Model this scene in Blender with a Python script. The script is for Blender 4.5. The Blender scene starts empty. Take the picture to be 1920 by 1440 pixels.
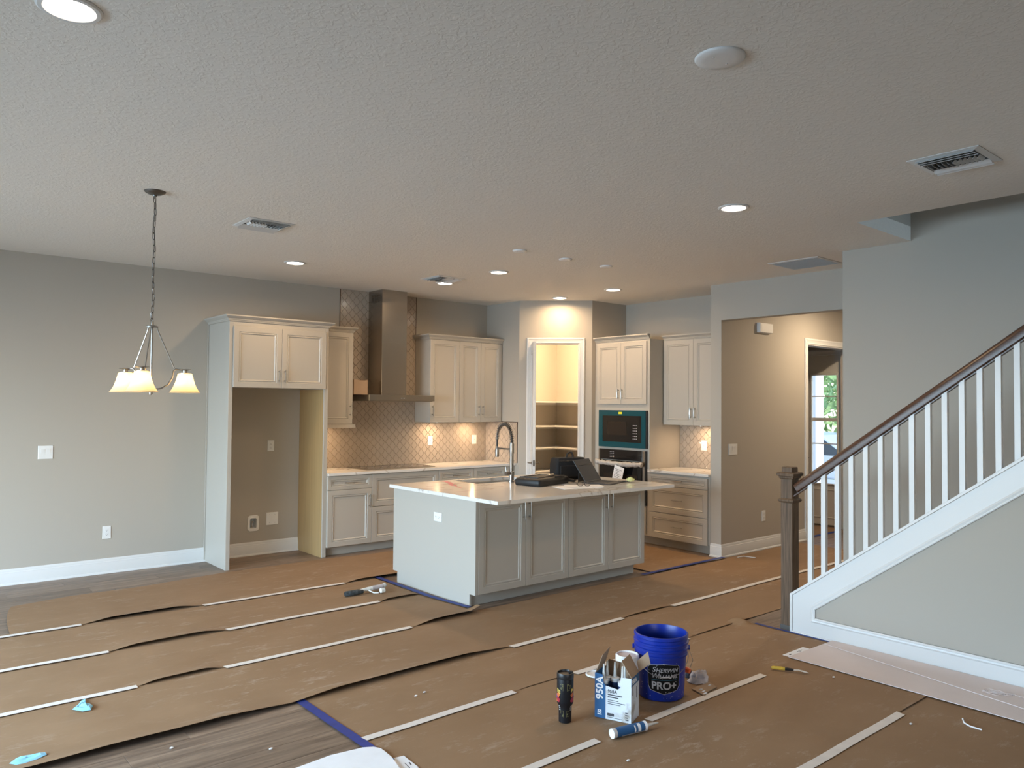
import bpy, bmesh, math, random
from mathutils import Vector, Matrix
random.seed(7)
R = math.radians
SC = bpy.context.scene
COL = SC.collection

# ------------------------------------------------------------------ camera
F_PX, PITCH, ROLL, YAW, EYE = 1437.77, 0.027, 0.0087, 0.7047, 1.6821   # focal length in pixels of a 1920x1440 frame
cam_d = bpy.data.cameras.new('camera'); cam = bpy.data.objects.new('camera', cam_d); COL.objects.link(cam)
cam_d.sensor_width = 36; cam_d.lens = F_PX / 1920 * 36; cam_d.clip_end = 200; cam_d.clip_start = .05
_fw = Vector((math.sin(YAW) * math.cos(PITCH), math.cos(YAW) * math.cos(PITCH), math.sin(PITCH)))
_rt = Vector((math.cos(YAW), -math.sin(YAW), 0)); _up = _rt.cross(_fw)
_X = _rt * math.cos(ROLL) + _up * math.sin(ROLL); _Y = _up * math.cos(ROLL) - _rt * math.sin(ROLL)
M = Matrix((_X, _Y, -_fw)).transposed().to_4x4(); M.translation = (0, 0, EYE)
cam.matrix_world = M
SC.camera = cam

# ------------------------------------------------------------------ world, daylight, exposure
WORLD_STRENGTH = .34
DAY_W, DAY_COL = 1120, (.56, .79, 1.0)         # daylight through the tall sliding doors left of the camera
WELL_W = 50                                    # daylight from the upper landing
CAN_W, WARM = 4.9, (1.0, .68, .38)             # recessed ceiling lights
PUCK_W = 1.5
CHAND_W = 1.0
PANTRY_W, FOYER_W = 34, 15
EXPOSURE = 1.18
w = bpy.data.worlds.new('sky'); SC.world = w; w.use_nodes = True
nt = w.node_tree; bg = nt.nodes['Background']
sky = nt.nodes.new('ShaderNodeTexSky'); sky.sky_type = 'NISHITA'; sky.sun_disc = False
sky.sun_elevation = R(38); sky.sun_rotation = R(200)
nt.links.new(sky.outputs[0], bg.inputs[0]); bg.inputs[1].default_value = WORLD_STRENGTH
SC.view_settings.view_transform = 'Standard'; SC.view_settings.look = 'None'
SC.view_settings.gamma = 1; SC.view_settings.use_curve_mapping = False; SC.view_settings.exposure = EXPOSURE

def area(name, loc, aim, sx, sy, power, col, shape='RECTANGLE', spread=None):
    l = bpy.data.lights.new(name, 'AREA'); l.shape = shape; l.size = sx
    if shape in ('RECTANGLE', 'ELLIPSE'): l.size_y = sy
    l.energy = power; l.color = col
    if spread: l.spread = spread
    o = bpy.data.objects.new(name, l); COL.objects.link(o); o.location = loc
    o.rotation_euler = Vector(aim).to_track_quat('-Z', 'Y').to_euler()
    return o

# ------------------------------------------------------------------ measures of the room (metres)
D, H = 8.314, 3.054                 # back wall, ceiling
PX, PY, PD = 6.604, 7.624, .6746    # corner pantry: side wall plane, start of the diagonal, its run
PY2 = PY - PD
XR = 7.945                          # right kitchen wall
XH, YH = 7.341, 5.018               # hall: plane of the header, plane of the hall wall
XS0, XS1 = 5.348, 6.543             # staircase: near face, far wall
XW, YW = 5.600, 2.656               # stairwell opening in the ceiling
WX0, WY0 = -2.4, -3.2               # window wall on the left, wall behind the camera
XE = 10.47                          # entry wall with the front door
CT = .914                           # worktop height

area('daylight_sliding_doors_offscreen', (WX0 - 2.2, 4.7, 3.0), (1, -.05, -.45), 7.4, 4.6, DAY_W, DAY_COL)
area('daylight_upper_landing_offscreen', (6.07, WY0 + .02, 4.6), (0, 1, -.25), .85, 1.4, WELL_W, DAY_COL)

# ------------------------------------------------------------------ picture point -> place
_CAM = Vector((0, 0, EYE))
def ray(px, py):
    x, y = (px - 960) / F_PX, (py - 720) / F_PX
    d = _X * x - _Y * y + _fw
    return d
def at(px, py, ax='z', v=0.0):
    d = ray(px, py); i = 'xyz'.index(ax); t = (v - _CAM[i]) / d[i]
    return _CAM + d * t

# ------------------------------------------------------------------ materials
MAT = {}
def mat(name, col, rough=.5, metal=0, spec=.5, emit=None, estr=0, var=None, bump=None, trans=0, coat=0, sheen=0):
    """var=(scale, amount, (sx,sy,sz)) colour noise; bump=(scale, strength, distance, (sx,sy,sz))"""
    m = bpy.data.materials.new(name); m.use_nodes = True; n = m.node_tree; b = n.nodes['Principled BSDF']
    b.inputs['Base Color'].default_value = (*col, 1); b.inputs['Roughness'].default_value = rough
    b.inputs['Metallic'].default_value = metal; b.inputs['Specular IOR Level'].default_value = spec
    if trans: b.inputs['Transmission Weight'].default_value = trans
    if coat: b.inputs['Coat Weight'].default_value = coat; b.inputs['Coat Roughness'].default_value = .08
    if sheen: b.inputs['Sheen Weight'].default_value = sheen
    if emit: b.inputs['Emission Color'].default_value = (*emit, 1); b.inputs['Emission Strength'].default_value = estr
    if var or bump: tc = n.nodes.new('ShaderNodeTexCoord')
    if var:
        sc, amt, st = var
        mp = n.nodes.new('ShaderNodeMapping'); mp.inputs['Scale'].default_value = st
        nz = n.nodes.new('ShaderNodeTexNoise'); nz.inputs['Scale'].default_value = sc; nz.inputs['Detail'].default_value = 5
        rp = n.nodes.new('ShaderNodeValToRGB')
        rp.color_ramp.elements[0].color = (*[c * (1 - amt) for c in col], 1); rp.color_ramp.elements[0].position = .3
        rp.color_ramp.elements[1].color = (*[min(1, c * (1 + amt)) for c in col], 1); rp.color_ramp.elements[1].position = .7
        n.links.new(tc.outputs['Object'], mp.inputs[0]); n.links.new(mp.outputs[0], nz.inputs[0])
        n.links.new(nz.outputs[0], rp.inputs[0]); n.links.new(rp.outputs[0], b.inputs['Base Color'])
    if bump:
        sc, stg, dist, st = bump
        mp2 = n.nodes.new('ShaderNodeMapping'); mp2.inputs['Scale'].default_value = st
        nz2 = n.nodes.new('ShaderNodeTexNoise'); nz2.inputs['Scale'].default_value = sc; nz2.inputs['Detail'].default_value = 4
        bp = n.nodes.new('ShaderNodeBump'); bp.inputs['Strength'].default_value = stg; bp.inputs['Distance'].default_value = dist
        n.links.new(tc.outputs['Object'], mp2.inputs[0]); n.links.new(mp2.outputs[0], nz2.inputs[0])
        n.links.new(nz2.outputs[0], bp.inputs['Height']); n.links.new(bp.outputs[0], b.inputs['Normal'])
    MAT[name] = m
    return m
I3 = (1, 1, 1)
mat('wall_paint', (.435, .40, .347), .75, bump=(160, .08, .002, I3))
mat('ceiling_paint', (.80, .765, .71), .85)
def ceiling_nodes():
    m = MAT['ceiling_paint']; n = m.node_tree; b = n.nodes['Principled BSDF']
    tc = n.nodes.new('ShaderNodeTexCoord')
    nz = n.nodes.new('ShaderNodeTexNoise'); nz.inputs['Scale'].default_value = 42; nz.inputs['Detail'].default_value = 5; nz.inputs['Distortion'].default_value = .8
    rp = n.nodes.new('ShaderNodeValToRGB'); rp.color_ramp.elements[0].position = .48; rp.color_ramp.elements[1].position = .60
    bp = n.nodes.new('ShaderNodeBump'); bp.inputs['Strength'].default_value = .32; bp.inputs['Distance'].default_value = .003
    n.links.new(tc.outputs['Object'], nz.inputs[0]); n.links.new(nz.outputs[0], rp.inputs[0]); n.links.new(rp.outputs[0], bp.inputs['Height'])
    n.links.new(bp.outputs[0], b.inputs['Normal'])
ceiling_nodes()
mat('trim_white', (.70, .70, .69), .35)
mat('cabinet', (.455, .425, .375), .42)
mat('cabinet_inner', (.40, .265, .12), .5, var=(3, .08, (14, 14, .6)))
mat('grout', (.34, .28, .22), .8)
mat('tile', (.40, .335, .275), .12, spec=.6, bump=(18, .12, .002, I3))
mat('steel', (.43, .40, .36), .24, 1, bump=(60, .03, .0005, (1, 1, .02)))
mat('nickel', (.42, .40, .37), .3, 1)
mat('chrome', (.62, .61, .60), .16, 1)
mat('black_glass', (.006, .006, .007), .06, spec=.5, coat=.3)
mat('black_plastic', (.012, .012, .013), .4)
mat('window_glass_dark', (.022, .016, .013), .1)
mat('teal_film', (.0, .06, .082), .22)
mat('yellow_sticker', (.75, .75, .02), .5)
mat('plastic_white', (.78, .78, .77), .35)
mat('slot_dark', (.04, .04, .04), .6)
mat('void_dark', (.015, .016, .018), .8)
mat('vent_white', (.66, .66, .65), .4)
mat('wood_newel', (.125, .080, .050), .55, spec=.25, var=(6, .35, (14, 14, .8)), bump=(8, .15, .002, (20, 20, .8)))
mat('wood_rail', (.075, .036, .022), .32, var=(6, .3, (14, 1, 14)))
mat('kraft', (.335, .228, .15), .8)
mat('duct_metal', (.30, .30, .30), .5)
mat('cardboard', (.34, .235, .155), .8, var=(9, .08, I3))
mat('cardboard_dark', (.19, .115, .065), .85, var=(9, .1, I3))
mat('masking_tape', (.72, .66, .60), .7, var=(14, .05, I3))
mat('blue_tape', (.012, .035, .22), .55, var=(20, .15, I3))
mat('board_white', (.70, .62, .60), .7, var=(3, .04, I3))
mat('paper_white', (.82, .82, .83), .8, var=(12, .03, I3))
mat('ink', (.06, .06, .07), .7)
mat('bucket_blue', (.002, .022, .27), .36, bump=(30, .05, .001, I3))
mat('label_black', (.006, .006, .007), .55, spec=.2)
mat('nickel_dark', (.17, .16, .15), .35, 1)
mat('faucet_steel', (.34, .32, .30), .34, 1)
mat('label_grey', (.42, .42, .44), .4)
mat('label_teal', (.03, .16, .24), .4)
mat('orange', (.75, .12, .03), .4)
mat('wire', (.35, .34, .33), .35, 1)
mat('box_navy', (.012, .035, .115), .55)
mat('box_blue', (.015, .10, .26), .55, var=(5, .2, I3))
mat('box_white', (.66, .68, .71), .6)
def grime(name, clean, dirt, scale, lo, hi, flip=False):
    m = MAT[name]; n = m.node_tree; b = n.nodes['Principled BSDF']
    tc = n.nodes.new('ShaderNodeTexCoord'); nz = n.nodes.new('ShaderNodeTexNoise'); nz.inputs['Scale'].default_value = scale; nz.inputs['Detail'].default_value = 8; nz.inputs['Roughness'].default_value = .65
    rp = n.nodes.new('ShaderNodeValToRGB'); e = rp.color_ramp.elements
    e[0].position = lo; e[1].position = hi; e[0].color = (*clean, 1); e[1].color = (*dirt, 1)
    n.links.new(tc.outputs['Object'], nz.inputs[0]); n.links.new(nz.outputs[0], rp.inputs[0]); n.links.new(rp.outputs[0], b.inputs['Base Color'])
grime('box_white', (.68, .71, .75), (.40, .36, .31), 9, .52, .66)
mat('tub_white', (.80, .80, .80), .35)
mat('nozzle', (.66, .66, .64), .4)
mat('tumbler', (.008, .008, .010), .42, spec=.3)
mat('print_gold', (.62, .45, .08), .5)
mat('print_orange', (.62, .16, .04), .5)
mat('print_red', (.38, .02, .04), .5)
mat('print_purple', (.13, .06, .28), .5)
mat('print_olive', (.20, .18, .07), .5)
mat('rag', (.48, .43, .43), .9, var=(14, .35, I3), bump=(50, .4, .004, I3))
mat('rag_dark', (.06, .06, .08), .9, var=(30, .8, I3))
mat('cyan_sheet', (.27, .60, .80), .35, var=(10, .15, I3))
mat('leather_black', (.009, .009, .010), .5, bump=(120, .15, .001, I3))
mat('fabric_black', (.006, .006, .007), .8, bump=(200, .2, .001, I3))
mat('keyboard', (.035, .037, .042), .6)
mat('screen', (.014, .010, .010), .12)
mat('bubble_wrap', (.46, .42, .38), .25, spec=.7, bump=(60, .9, .006, I3))
mat('rose', (.76, .76, .36), .6, var=(40, .15, I3))
mat('pink_mark', (.62, .26, .28), .7)
mat('knife_yellow', (.55, .36, .04), .5, var=(25, .3, I3))
mat('pot_white', (.72, .72, .68), .5, var=(30, .15, I3))
mat('tool_dark', (.035, .045, .05), .5, var=(45, .9, I3))
mat('lamp_lens', (1, .95, .9), .5, emit=(1, .88, .76), estr=9)
mat('puck_lens', (1, .9, .8), .5, emit=(1, .8, .58), estr=8)
mat('leaf', (.32, .46, .18), .7, var=(6, .35, I3))
mat('bark', (.12, .09, .06), .9)
mat('lawn', (.20, .33, .10), .9, var=(3, .25, I3))
mat('paving', (.55, .55, .54), .9)
mat('stucco', (.72, .74, .76), .8)
mat('car_paint', (.55, .60, .65), .25, metal=.2)
mat('car_glass', (.05, .07, .09), .08)
mat('tyre', (.02, .02, .02), .8)
mat('door_paint', (.70, .68, .64), .4)
# clear pane
def glass(name, tint, rough=0.0, mixf=.9):
    m = bpy.data.materials.new(name); m.use_nodes = True; n = m.node_tree
    for x in list(n.nodes): n.nodes.remove(x)
    o = n.nodes.new('ShaderNodeOutputMaterial'); t = n.nodes.new('ShaderNodeBsdfTransparent'); g = n.nodes.new('ShaderNodeBsdfGlossy'); mx = n.nodes.new('ShaderNodeMixShader')
    t.inputs[0].default_value = (*tint, 1); g.inputs['Roughness'].default_value = rough; mx.inputs[0].default_value = 1 - mixf
    n.links.new(t.outputs[0], mx.inputs[1]); n.links.new(g.outputs[0], mx.inputs[2]); n.links.new(mx.outputs[0], o.inputs[0])
    MAT[name] = m
glass('pane', (.96, .98, 1.0))
glass('lens_clear', (.9, .9, .9))
# frosted bell shades of the chandelier
def shade_mat():
    m = mat('shade_glass', (.80, .72, .56), .35); n = m.node_tree; b = n.nodes['Principled BSDF']; o = n.nodes['Material Output']
    t = n.nodes.new('ShaderNodeBsdfTranslucent'); t.inputs[0].default_value = (.94, .83, .62, 1)
    x = n.nodes.new('ShaderNodeMixShader'); x.inputs[0].default_value = .55
    n.links.new(b.outputs[0], x.inputs[1]); n.links.new(t.outputs[0], x.inputs[2]); n.links.new(x.outputs[0], o.inputs['Surface'])
shade_mat()
mat('bulb', (1, .9, .7), .4, emit=(1, .82, .55), estr=14)
def kraft_nodes():
    m = MAT['kraft']; n = m.node_tree; b = n.nodes['Principled BSDF']; L = n.links
    g = n.nodes.new('ShaderNodeNewGeometry')
    def noise(scale, detail, rough, st, rot=0):
        mp = n.nodes.new('ShaderNodeMapping'); mp.inputs['Scale'].default_value = st; mp.inputs['Rotation'].default_value = (0, 0, rot)
        z = n.nodes.new('ShaderNodeTexNoise'); z.inputs['Scale'].default_value = scale; z.inputs['Detail'].default_value = detail; z.inputs['Roughness'].default_value = rough
        L.new(g.outputs['Position'], mp.inputs[0]); L.new(mp.outputs[0], z.inputs[0]); return z
    def ramp(src, a, ca, c, cc):
        r = n.nodes.new('ShaderNodeValToRGB'); r.color_ramp.elements[0].position = a; r.color_ramp.elements[0].color = ca; r.color_ramp.elements[1].position = c; r.color_ramp.elements[1].color = cc
        L.new(src.outputs[0], r.inputs[0]); return r
    base = ramp(noise(1.6, 6, .6, (1, 1.6, 1)), .3, (.245, .145, .072, 1), .75, (.295, .182, .098, 1))
    sc = ramp(noise(4.2, 10, .78, (1, 2.4, 1), .35), .54, (0, 0, 0, 1), .80, (1, 1, 1, 1))
    tr = ramp(noise(.7, 3, .5, (1, 1, 1)), .40, (.15, .15, .15, 1), .62, (1, 1, 1, 1))     # where people trod
    ml = n.nodes.new('ShaderNodeMath'); ml.operation = 'MULTIPLY'; L.new(sc.outputs[0], ml.inputs[0]); L.new(tr.outputs[0], ml.inputs[1])
    film = n.nodes.new('ShaderNodeMath'); film.operation = 'MULTIPLY'; film.inputs[1].default_value = .85; L.new(ml.outputs[0], film.inputs[0])
    mx = n.nodes.new('ShaderNodeMix'); mx.data_type = 'RGBA'; mx.inputs['B'].default_value = (.56, .475, .39, 1)
    L.new(film.outputs[0], mx.inputs['Factor']); L.new(base.outputs[0], mx.inputs['A']); L.new(mx.outputs['Result'], b.inputs['Base Color'])
    nb = noise(7, 5, .5, (1, 1, 1)); bp = n.nodes.new('ShaderNodeBump'); bp.inputs['Strength'].default_value = .22; bp.inputs['Distance'].default_value = .01
    L.new(nb.outputs[0], bp.inputs['Height']); L.new(bp.outputs[0], b.inputs['Normal'])
kraft_nodes()
def plank_nodes():
    m = mat('plank', (.2, .15, .11), .45); n = m.node_tree; b = n.nodes['Principled BSDF']
    g = n.nodes.new('ShaderNodeNewGeometry'); oi = n.nodes.new('ShaderNodeObjectInfo')
    mp = n.nodes.new('ShaderNodeMapping'); mp.inputs['Scale'].default_value = (.9, 11, 1)
    ad = n.nodes.new('ShaderNodeVectorMath'); ad.operation = 'ADD'
    ml = n.nodes.new('ShaderNodeMath'); ml.operation = 'MULTIPLY'; ml.inputs[1].default_value = 37
    n.links.new(oi.outputs['Random'], ml.inputs[0]); n.links.new(g.outputs['Position'], mp.inputs[0]); n.links.new(mp.outputs[0], ad.inputs[0]); n.links.new(ml.outputs[0], ad.inputs[1])
    nz = n.nodes.new('ShaderNodeTexNoise'); nz.inputs['Scale'].default_value = 2.2; nz.inputs['Detail'].default_value = 8; nz.inputs['Roughness'].default_value = .65; nz.inputs['Distortion'].default_value = .6
    n.links.new(ad.outputs[0], nz.inputs[0])
    rp = n.nodes.new('ShaderNodeValToRGB'); e = rp.color_ramp.elements
    e[0].position = .32; e[0].color = (.115, .078, .056, 1); e[1].position = .70; e[1].color = (.31, .225, .16, 1)
    n.links.new(nz.outputs[0], rp.inputs[0])
    hs = n.nodes.new('ShaderNodeHueSaturation'); mr = n.nodes.new('ShaderNodeMapRange'); mr.inputs['To Min'].default_value = .82; mr.inputs['To Max'].default_value = 1.15
    n.links.new(oi.outputs['Random'], mr.inputs[0]); n.links.new(mr.outputs[0], hs.inputs['Value']); n.links.new(rp.outputs[0], hs.inputs['Color']); n.links.new(hs.outputs[0], b.inputs['Base Color'])
plank_nodes()
def quartz_nodes():
    m = mat('quartz', (.78, .76, .73), .14, spec=.5); n = m.node_tree; b = n.nodes['Principled BSDF']
    g = n.nodes.new('ShaderNodeNewGeometry')
    mp = n.nodes.new('ShaderNodeMapping'); mp.inputs['Rotation'].default_value = (0, 0, .6); mp.inputs['Scale'].default_value = (1.0, 2.2, 1.4)
    nz = n.nodes.new('ShaderNodeTexNoise'); nz.inputs['Scale'].default_value = .85; nz.inputs['Detail'].default_value = 5; nz.inputs['Distortion'].default_value = 1.0
    rp = n.nodes.new('ShaderNodeValToRGB'); e = rp.color_ramp.elements
    base = (.74, .72, .69, 1)
    e[0].position = .482; e[0].color = base; e[1].position = .520; e[1].color = base
    x = rp.color_ramp.elements.new(.500); x.color = (.46, .40, .35, 1)
    x = rp.color_ramp.elements.new(.507); x.color = (.66, .63, .59, 1)
    n.links.new(g.outputs['Position'], mp.inputs[0]); n.links.new(mp.outputs[0], nz.inputs[0]); n.links.new(nz.outputs[0], rp.inputs[0]); n.links.new(rp.outputs[0], b.inputs['Base Color'])
quartz_nodes()

# ------------------------------------------------------------------ mesh helpers
class MB:
    def __init__(s): s.v = []; s.f = []
    def add(s, vs, fs):
        o = len(s.v); s.v += [tuple(p) for p in vs]; s.f += [tuple(i + o for i in f) for f in fs]; return s
    def box(s, x0, x1, y0, y1, z0, z1):
        return s.add([(x0, y0, z0), (x1, y0, z0), (x1, y1, z0), (x0, y1, z0), (x0, y0, z1), (x1, y0, z1), (x1, y1, z1), (x0, y1, z1)],
                     [(3, 2, 1, 0), (4, 5, 6, 7), (0, 1, 5, 4), (1, 2, 6, 5), (2, 3, 7, 6), (3, 0, 4, 7)])
    def prism(s, poly, m0, m1):
        """poly: 2-D points; m0/m1 map a 2-D point to the two end faces"""
        n = len(poly); return s.add([m0(*p) for p in poly] + [m1(*p) for p in poly],
            [tuple(range(n)), tuple(range(2 * n - 1, n - 1, -1))] + [(i, (i + 1) % n, n + (i + 1) % n, n + i) for i in range(n)])
    def tube(s, pts, r, n=8, cap=True, closed=False):
        pts = [Vector(p) for p in pts]; k = len(pts); rr = r if isinstance(r, (list, tuple)) else [r] * k
        vs = []; ref = None
        for i, p in enumerate(pts):
            a = pts[(i - 1) % k] if closed or i > 0 else p; b = pts[(i + 1) % k] if closed or i < k - 1 else p
            t = (b - a).normalized()
            if ref is None: ref = Vector((0, 0, 1)) if abs(t.z) < .9 else Vector((1, 0, 0))
            u = (ref - t * ref.dot(t)).normalized(); ref = u; w_ = t.cross(u)
            vs += [p + (u * math.cos(2 * math.pi * j / n) + w_ * math.sin(2 * math.pi * j / n)) * rr[i] for j in range(n)]
        fs = []
        for i in range(k if closed else k - 1):
            for j in range(n):
                a, b = i * n + j, i * n + (j + 1) % n; c, d = ((i + 1) % k) * n + (j + 1) % n, ((i + 1) % k) * n + j
                fs.append((a, b, c, d))
        if cap and not closed: fs += [tuple(range(n - 1, -1, -1)), tuple((k - 1) * n + j for j in range(n))]
        return s.add(vs, fs)
    def lathe(s, prof, n=24, c=(0, 0, 0), closed=False):
        k = len(prof); vs = [(c[0] + r * math.cos(2 * math.pi * j / n), c[1] + r * math.sin(2 * math.pi * j / n), c[2] + z) for r, z in prof for j in range(n)]
        fs = [(i * n + j, i * n + (j + 1) % n, ((i + 1) % k) * n + (j + 1) % n, ((i + 1) % k) * n + j) for i in range(k if closed else k - 1) for j in range(n)]
        return s.add(vs, fs)
    def sweep(s, path, prof, fn, closed=False, ends=True):
        """mitred sweep: path 2-D, prof [(lateral to the right, rise)], fn(a, b, rise) -> 3-D"""
        k = len(path); n = len(prof); vs = []
        for i in range(k):
            p = Vector(path[i])
            d0 = (p - Vector(path[i - 1])).normalized() if (closed or i > 0) else None
            d1 = (Vector(path[(i + 1) % k]) - p).normalized() if (closed or i < k - 1) else None
            n0 = Vector((d0.y, -d0.x)) if d0 is not None else None; n1 = Vector((d1.y, -d1.x)) if d1 is not None else None
            if n0 is None: q = n1
            elif n1 is None: q = n0
            else: q = (n0 + n1) / (1 + n0.dot(n1))
            vs += [fn(p.x + q.x * l, p.y + q.y * l, h) for l, h in prof]
        fs = [(i * n + j, i * n + (j + 1) % n, ((i + 1) % k) * n + (j + 1) % n, ((i + 1) % k) * n + j) for i in range(k if closed else k - 1) for j in range(n)]
        if ends and not closed: fs += [tuple(range(n - 1, -1, -1)), tuple((k - 1) * n + j for j in range(n))]
        return s.add(vs, fs)
    def grid(s, fn, nu, nv):
        vs = [fn(i / nu, j / nv) for i in range(nu + 1) for j in range(nv + 1)]; m = nv + 1
        return s.add(vs, [(i * m + j, (i + 1) * m + j, (i + 1) * m + j + 1, i * m + j + 1) for i in range(nu) for j in range(nv)])
    def rings(s, rs, fill=True):
        """list of equal-length vertex loops joined one to the next, last one filled"""
        n = len(rs[0]); vs = [p for r in rs for p in r]
        fs = [(i * n + j, i * n + (j + 1) % n, (i + 1) * n + (j + 1) % n, (i + 1) * n + j) for i in range(len(rs) - 1) for j in range(n)]
        if fill: fs += [tuple((len(rs) - 1) * n + j for j in range(n)), tuple(range(n - 1, -1, -1))]
        return s.add(vs, fs)
    def xf(s, m, start=0):
        s.v[start:] = [tuple(m @ Vector(p)) for p in s.v[start:]]; return s
    def mesh(s, name, smooth=None, normals=True):
        me = bpy.data.meshes.new(name); me.from_pydata(s.v, [], s.f)
        if normals:
            b = bmesh.new(); b.from_mesh(me); bmesh.ops.recalc_face_normals(b, faces=b.faces); b.to_mesh(me); b.free()
        if smooth: me.shade_smooth(); me.set_sharp_from_angle(angle=R(smooth))
        return me
    def build(s, name, material, parent=None, loc=(0, 0, 0), smooth=None, bevel=0, seg=2, rot=None):
        me = s.mesh(name, smooth)
        for mm in (material if isinstance(material, (list, tuple)) else [material]): me.materials.append(MAT[mm])
        return link(name, me, parent, loc, rot, bevel, seg)
def link(name, me, parent=None, loc=(0, 0, 0), rot=None, bevel=0, seg=2):
    o = bpy.data.objects.new(name, me); COL.objects.link(o); o.location = loc
    if rot: o.rotation_euler = rot
    if parent: o.parent = parent
    if bevel:
        b = o.modifiers.new('bevel', 'BEVEL'); b.width = bevel; b.segments = seg; b.limit_method = 'ANGLE'; b.angle_limit = R(40)
    return o
def tag(o, label=None, cat=None, group=None, kind=None):
    if label: o['label'] = label
    if cat: o['category'] = cat
    if group: o['group'] = group
    if kind: o['kind'] = kind
    return o
def thing(name, label, cat, loc=(0, 0, 0), rz=0, group=None):
    o = bpy.data.objects.new(name, None); COL.objects.link(o); o.location = loc; o.rotation_euler = (0, 0, rz); o.empty_display_size = .1
    return tag(o, label, cat, group)
def copy_tree(o, parent=None):
    c = o.copy(); COL.objects.link(c); c.parent = parent
    for ch in o.children: copy_tree(ch, c)
    return c
def struct(o, label=None): o['kind'] = 'structure'; return tag(o, label)
def text_mesh(body, size, extrude=.0004, align='LEFT', bold=0.0, shear=0.0):
    cu = bpy.data.curves.new('lettering', 'FONT'); cu.body = body; cu.size = size; cu.extrude = extrude; cu.align_x = align
    cu.offset = bold; cu.shear = shear; cu.resolution_u = 6
    o = bpy.data.objects.new('lettering', cu); COL.objects.link(o)
    me = bpy.data.meshes.new_from_object(o.evaluated_get(bpy.context.evaluated_depsgraph_get()))
    bpy.data.objects.remove(o); bpy.data.curves.remove(cu)
    return me
def lettering(name, body, size, material, parent, fn, align='LEFT', bold=0.0, shear=0.0, extrude=.0004):
    """flat text whose points (x, y, height) are carried onto a surface by fn"""
    me = text_mesh(body, size, extrude, align, bold, shear)
    for v in me.vertices: v.co = fn(v.co.x, v.co.y, v.co.z)
    me.materials.clear(); me.materials.append(MAT[material])
    return link(name, me, parent)

# ================================================================== THE SHELL
def cells(x0, x1, y0, y1, holes):
    """rectangle minus rectangular holes, as rectangles"""
    xs = sorted({x0, x1, *[v for h in holes for v in h[:2] if x0 < v < x1]}); ys = sorted({y0, y1, *[v for h in holes for v in h[2:] if y0 < v < y1]})
    return [(a, b, c, d) for a, b in zip(xs, xs[1:]) for c, d in zip(ys, ys[1:]) if not any(h[0] <= (a + b) / 2 <= h[1] and h[2] <= (c + d) / 2 <= h[3] for h in holes)]
REG = [(2.345, 5.730, .180), (4.830, 6.865, .175), (4.579, 1.626, .181)]      # supply registers: centre, half size
GRX, GRY, GX, GY = 6.825, 3.735, .237, .252                                     # return grille
VENTS = [(x - a + .034, x + a - .034, y - a + .034, y + a - .034) for x, y, a in REG] + [(GRX - GX + .024, GRX + GX - .024, GRY - GY + .024, GRY + GY - .024)]
VBX, VBZ = 3.339, .350                                                          # valve box in the refrigerator recess
def slab(name, boxes, material, label=None):
    m = MB()
    for b in boxes: m.box(*b)
    return struct(m.build(name, material), label)
floor = slab('floor', [(WX0 - .1, XE + .13, WY0 - .1, D + .12, -.12, -.006)], 'plank', 'wood-look plank floor of the open kitchen and living room')
slab('ceiling', [(*c, H, H + .12) for r in ((WX0 - .1, XW, WY0 - .1, D + .12), (XW, XE + .13, YW, D + .12), (XS1 + .12, XE + .13, WY0 - .1, YW)) for c in cells(*r, VENTS)], 'ceiling_paint', 'textured off-white ceiling with a stairwell opening')
slab('wall_back', [(a, b, D, D + .12, c, d) for a, b, c, d in cells(WX0, PX + .1, 0, H, [(VBX - .038, VBX + .038, VBZ - .055, VBZ + .055)])] + [(PX + .1, XR + .12, D, D + .12, 0, H)], 'wall_paint', 'greige painted back wall of the kitchen')
slab('wall_pantry_side', [(PX, PX + .1, PY, D, 0, H)], 'wall_paint', 'short greige wall beside the pantry')
slab('wall_pantry_front', [(PX + PD, XR, PY2, PY2 + .1, 0, H)], 'wall_paint', 'greige pantry wall above the oven cabinet')
slab('wall_right', [(XR, XR + .12, YH + .14, D, 0, H)], 'wall_paint', 'greige right kitchen wall')
# diagonal pantry wall, u runs along it from the left corner
U = Vector((math.cos(R(-45)), math.sin(R(-45)), 0)); NRM = Vector((-math.sqrt(.5), -math.sqrt(.5), 0)); LDG = PD * math.sqrt(2)
def dg(u, wv, z): p = Vector((PX, PY, 0)) + U * u + NRM * wv; return (p.x, p.y, z)
DU0, DU1, DZ = .175, .785, 2.49
m = MB()
for u0, u1, z0, z1 in ((0, DU0, 0, H), (DU1, LDG, 0, H), (DU0, DU1, DZ, H)):
    m.prism([(u0, z0), (u1, z0), (u1, z1), (u0, z1)], lambda u, z: dg(u, 0, z), lambda u, z: dg(u, -.1, z))
struct(m.build('wall_pantry_diagonal', 'wall_paint'), 'diagonal greige wall holding the pantry doorway')
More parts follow.
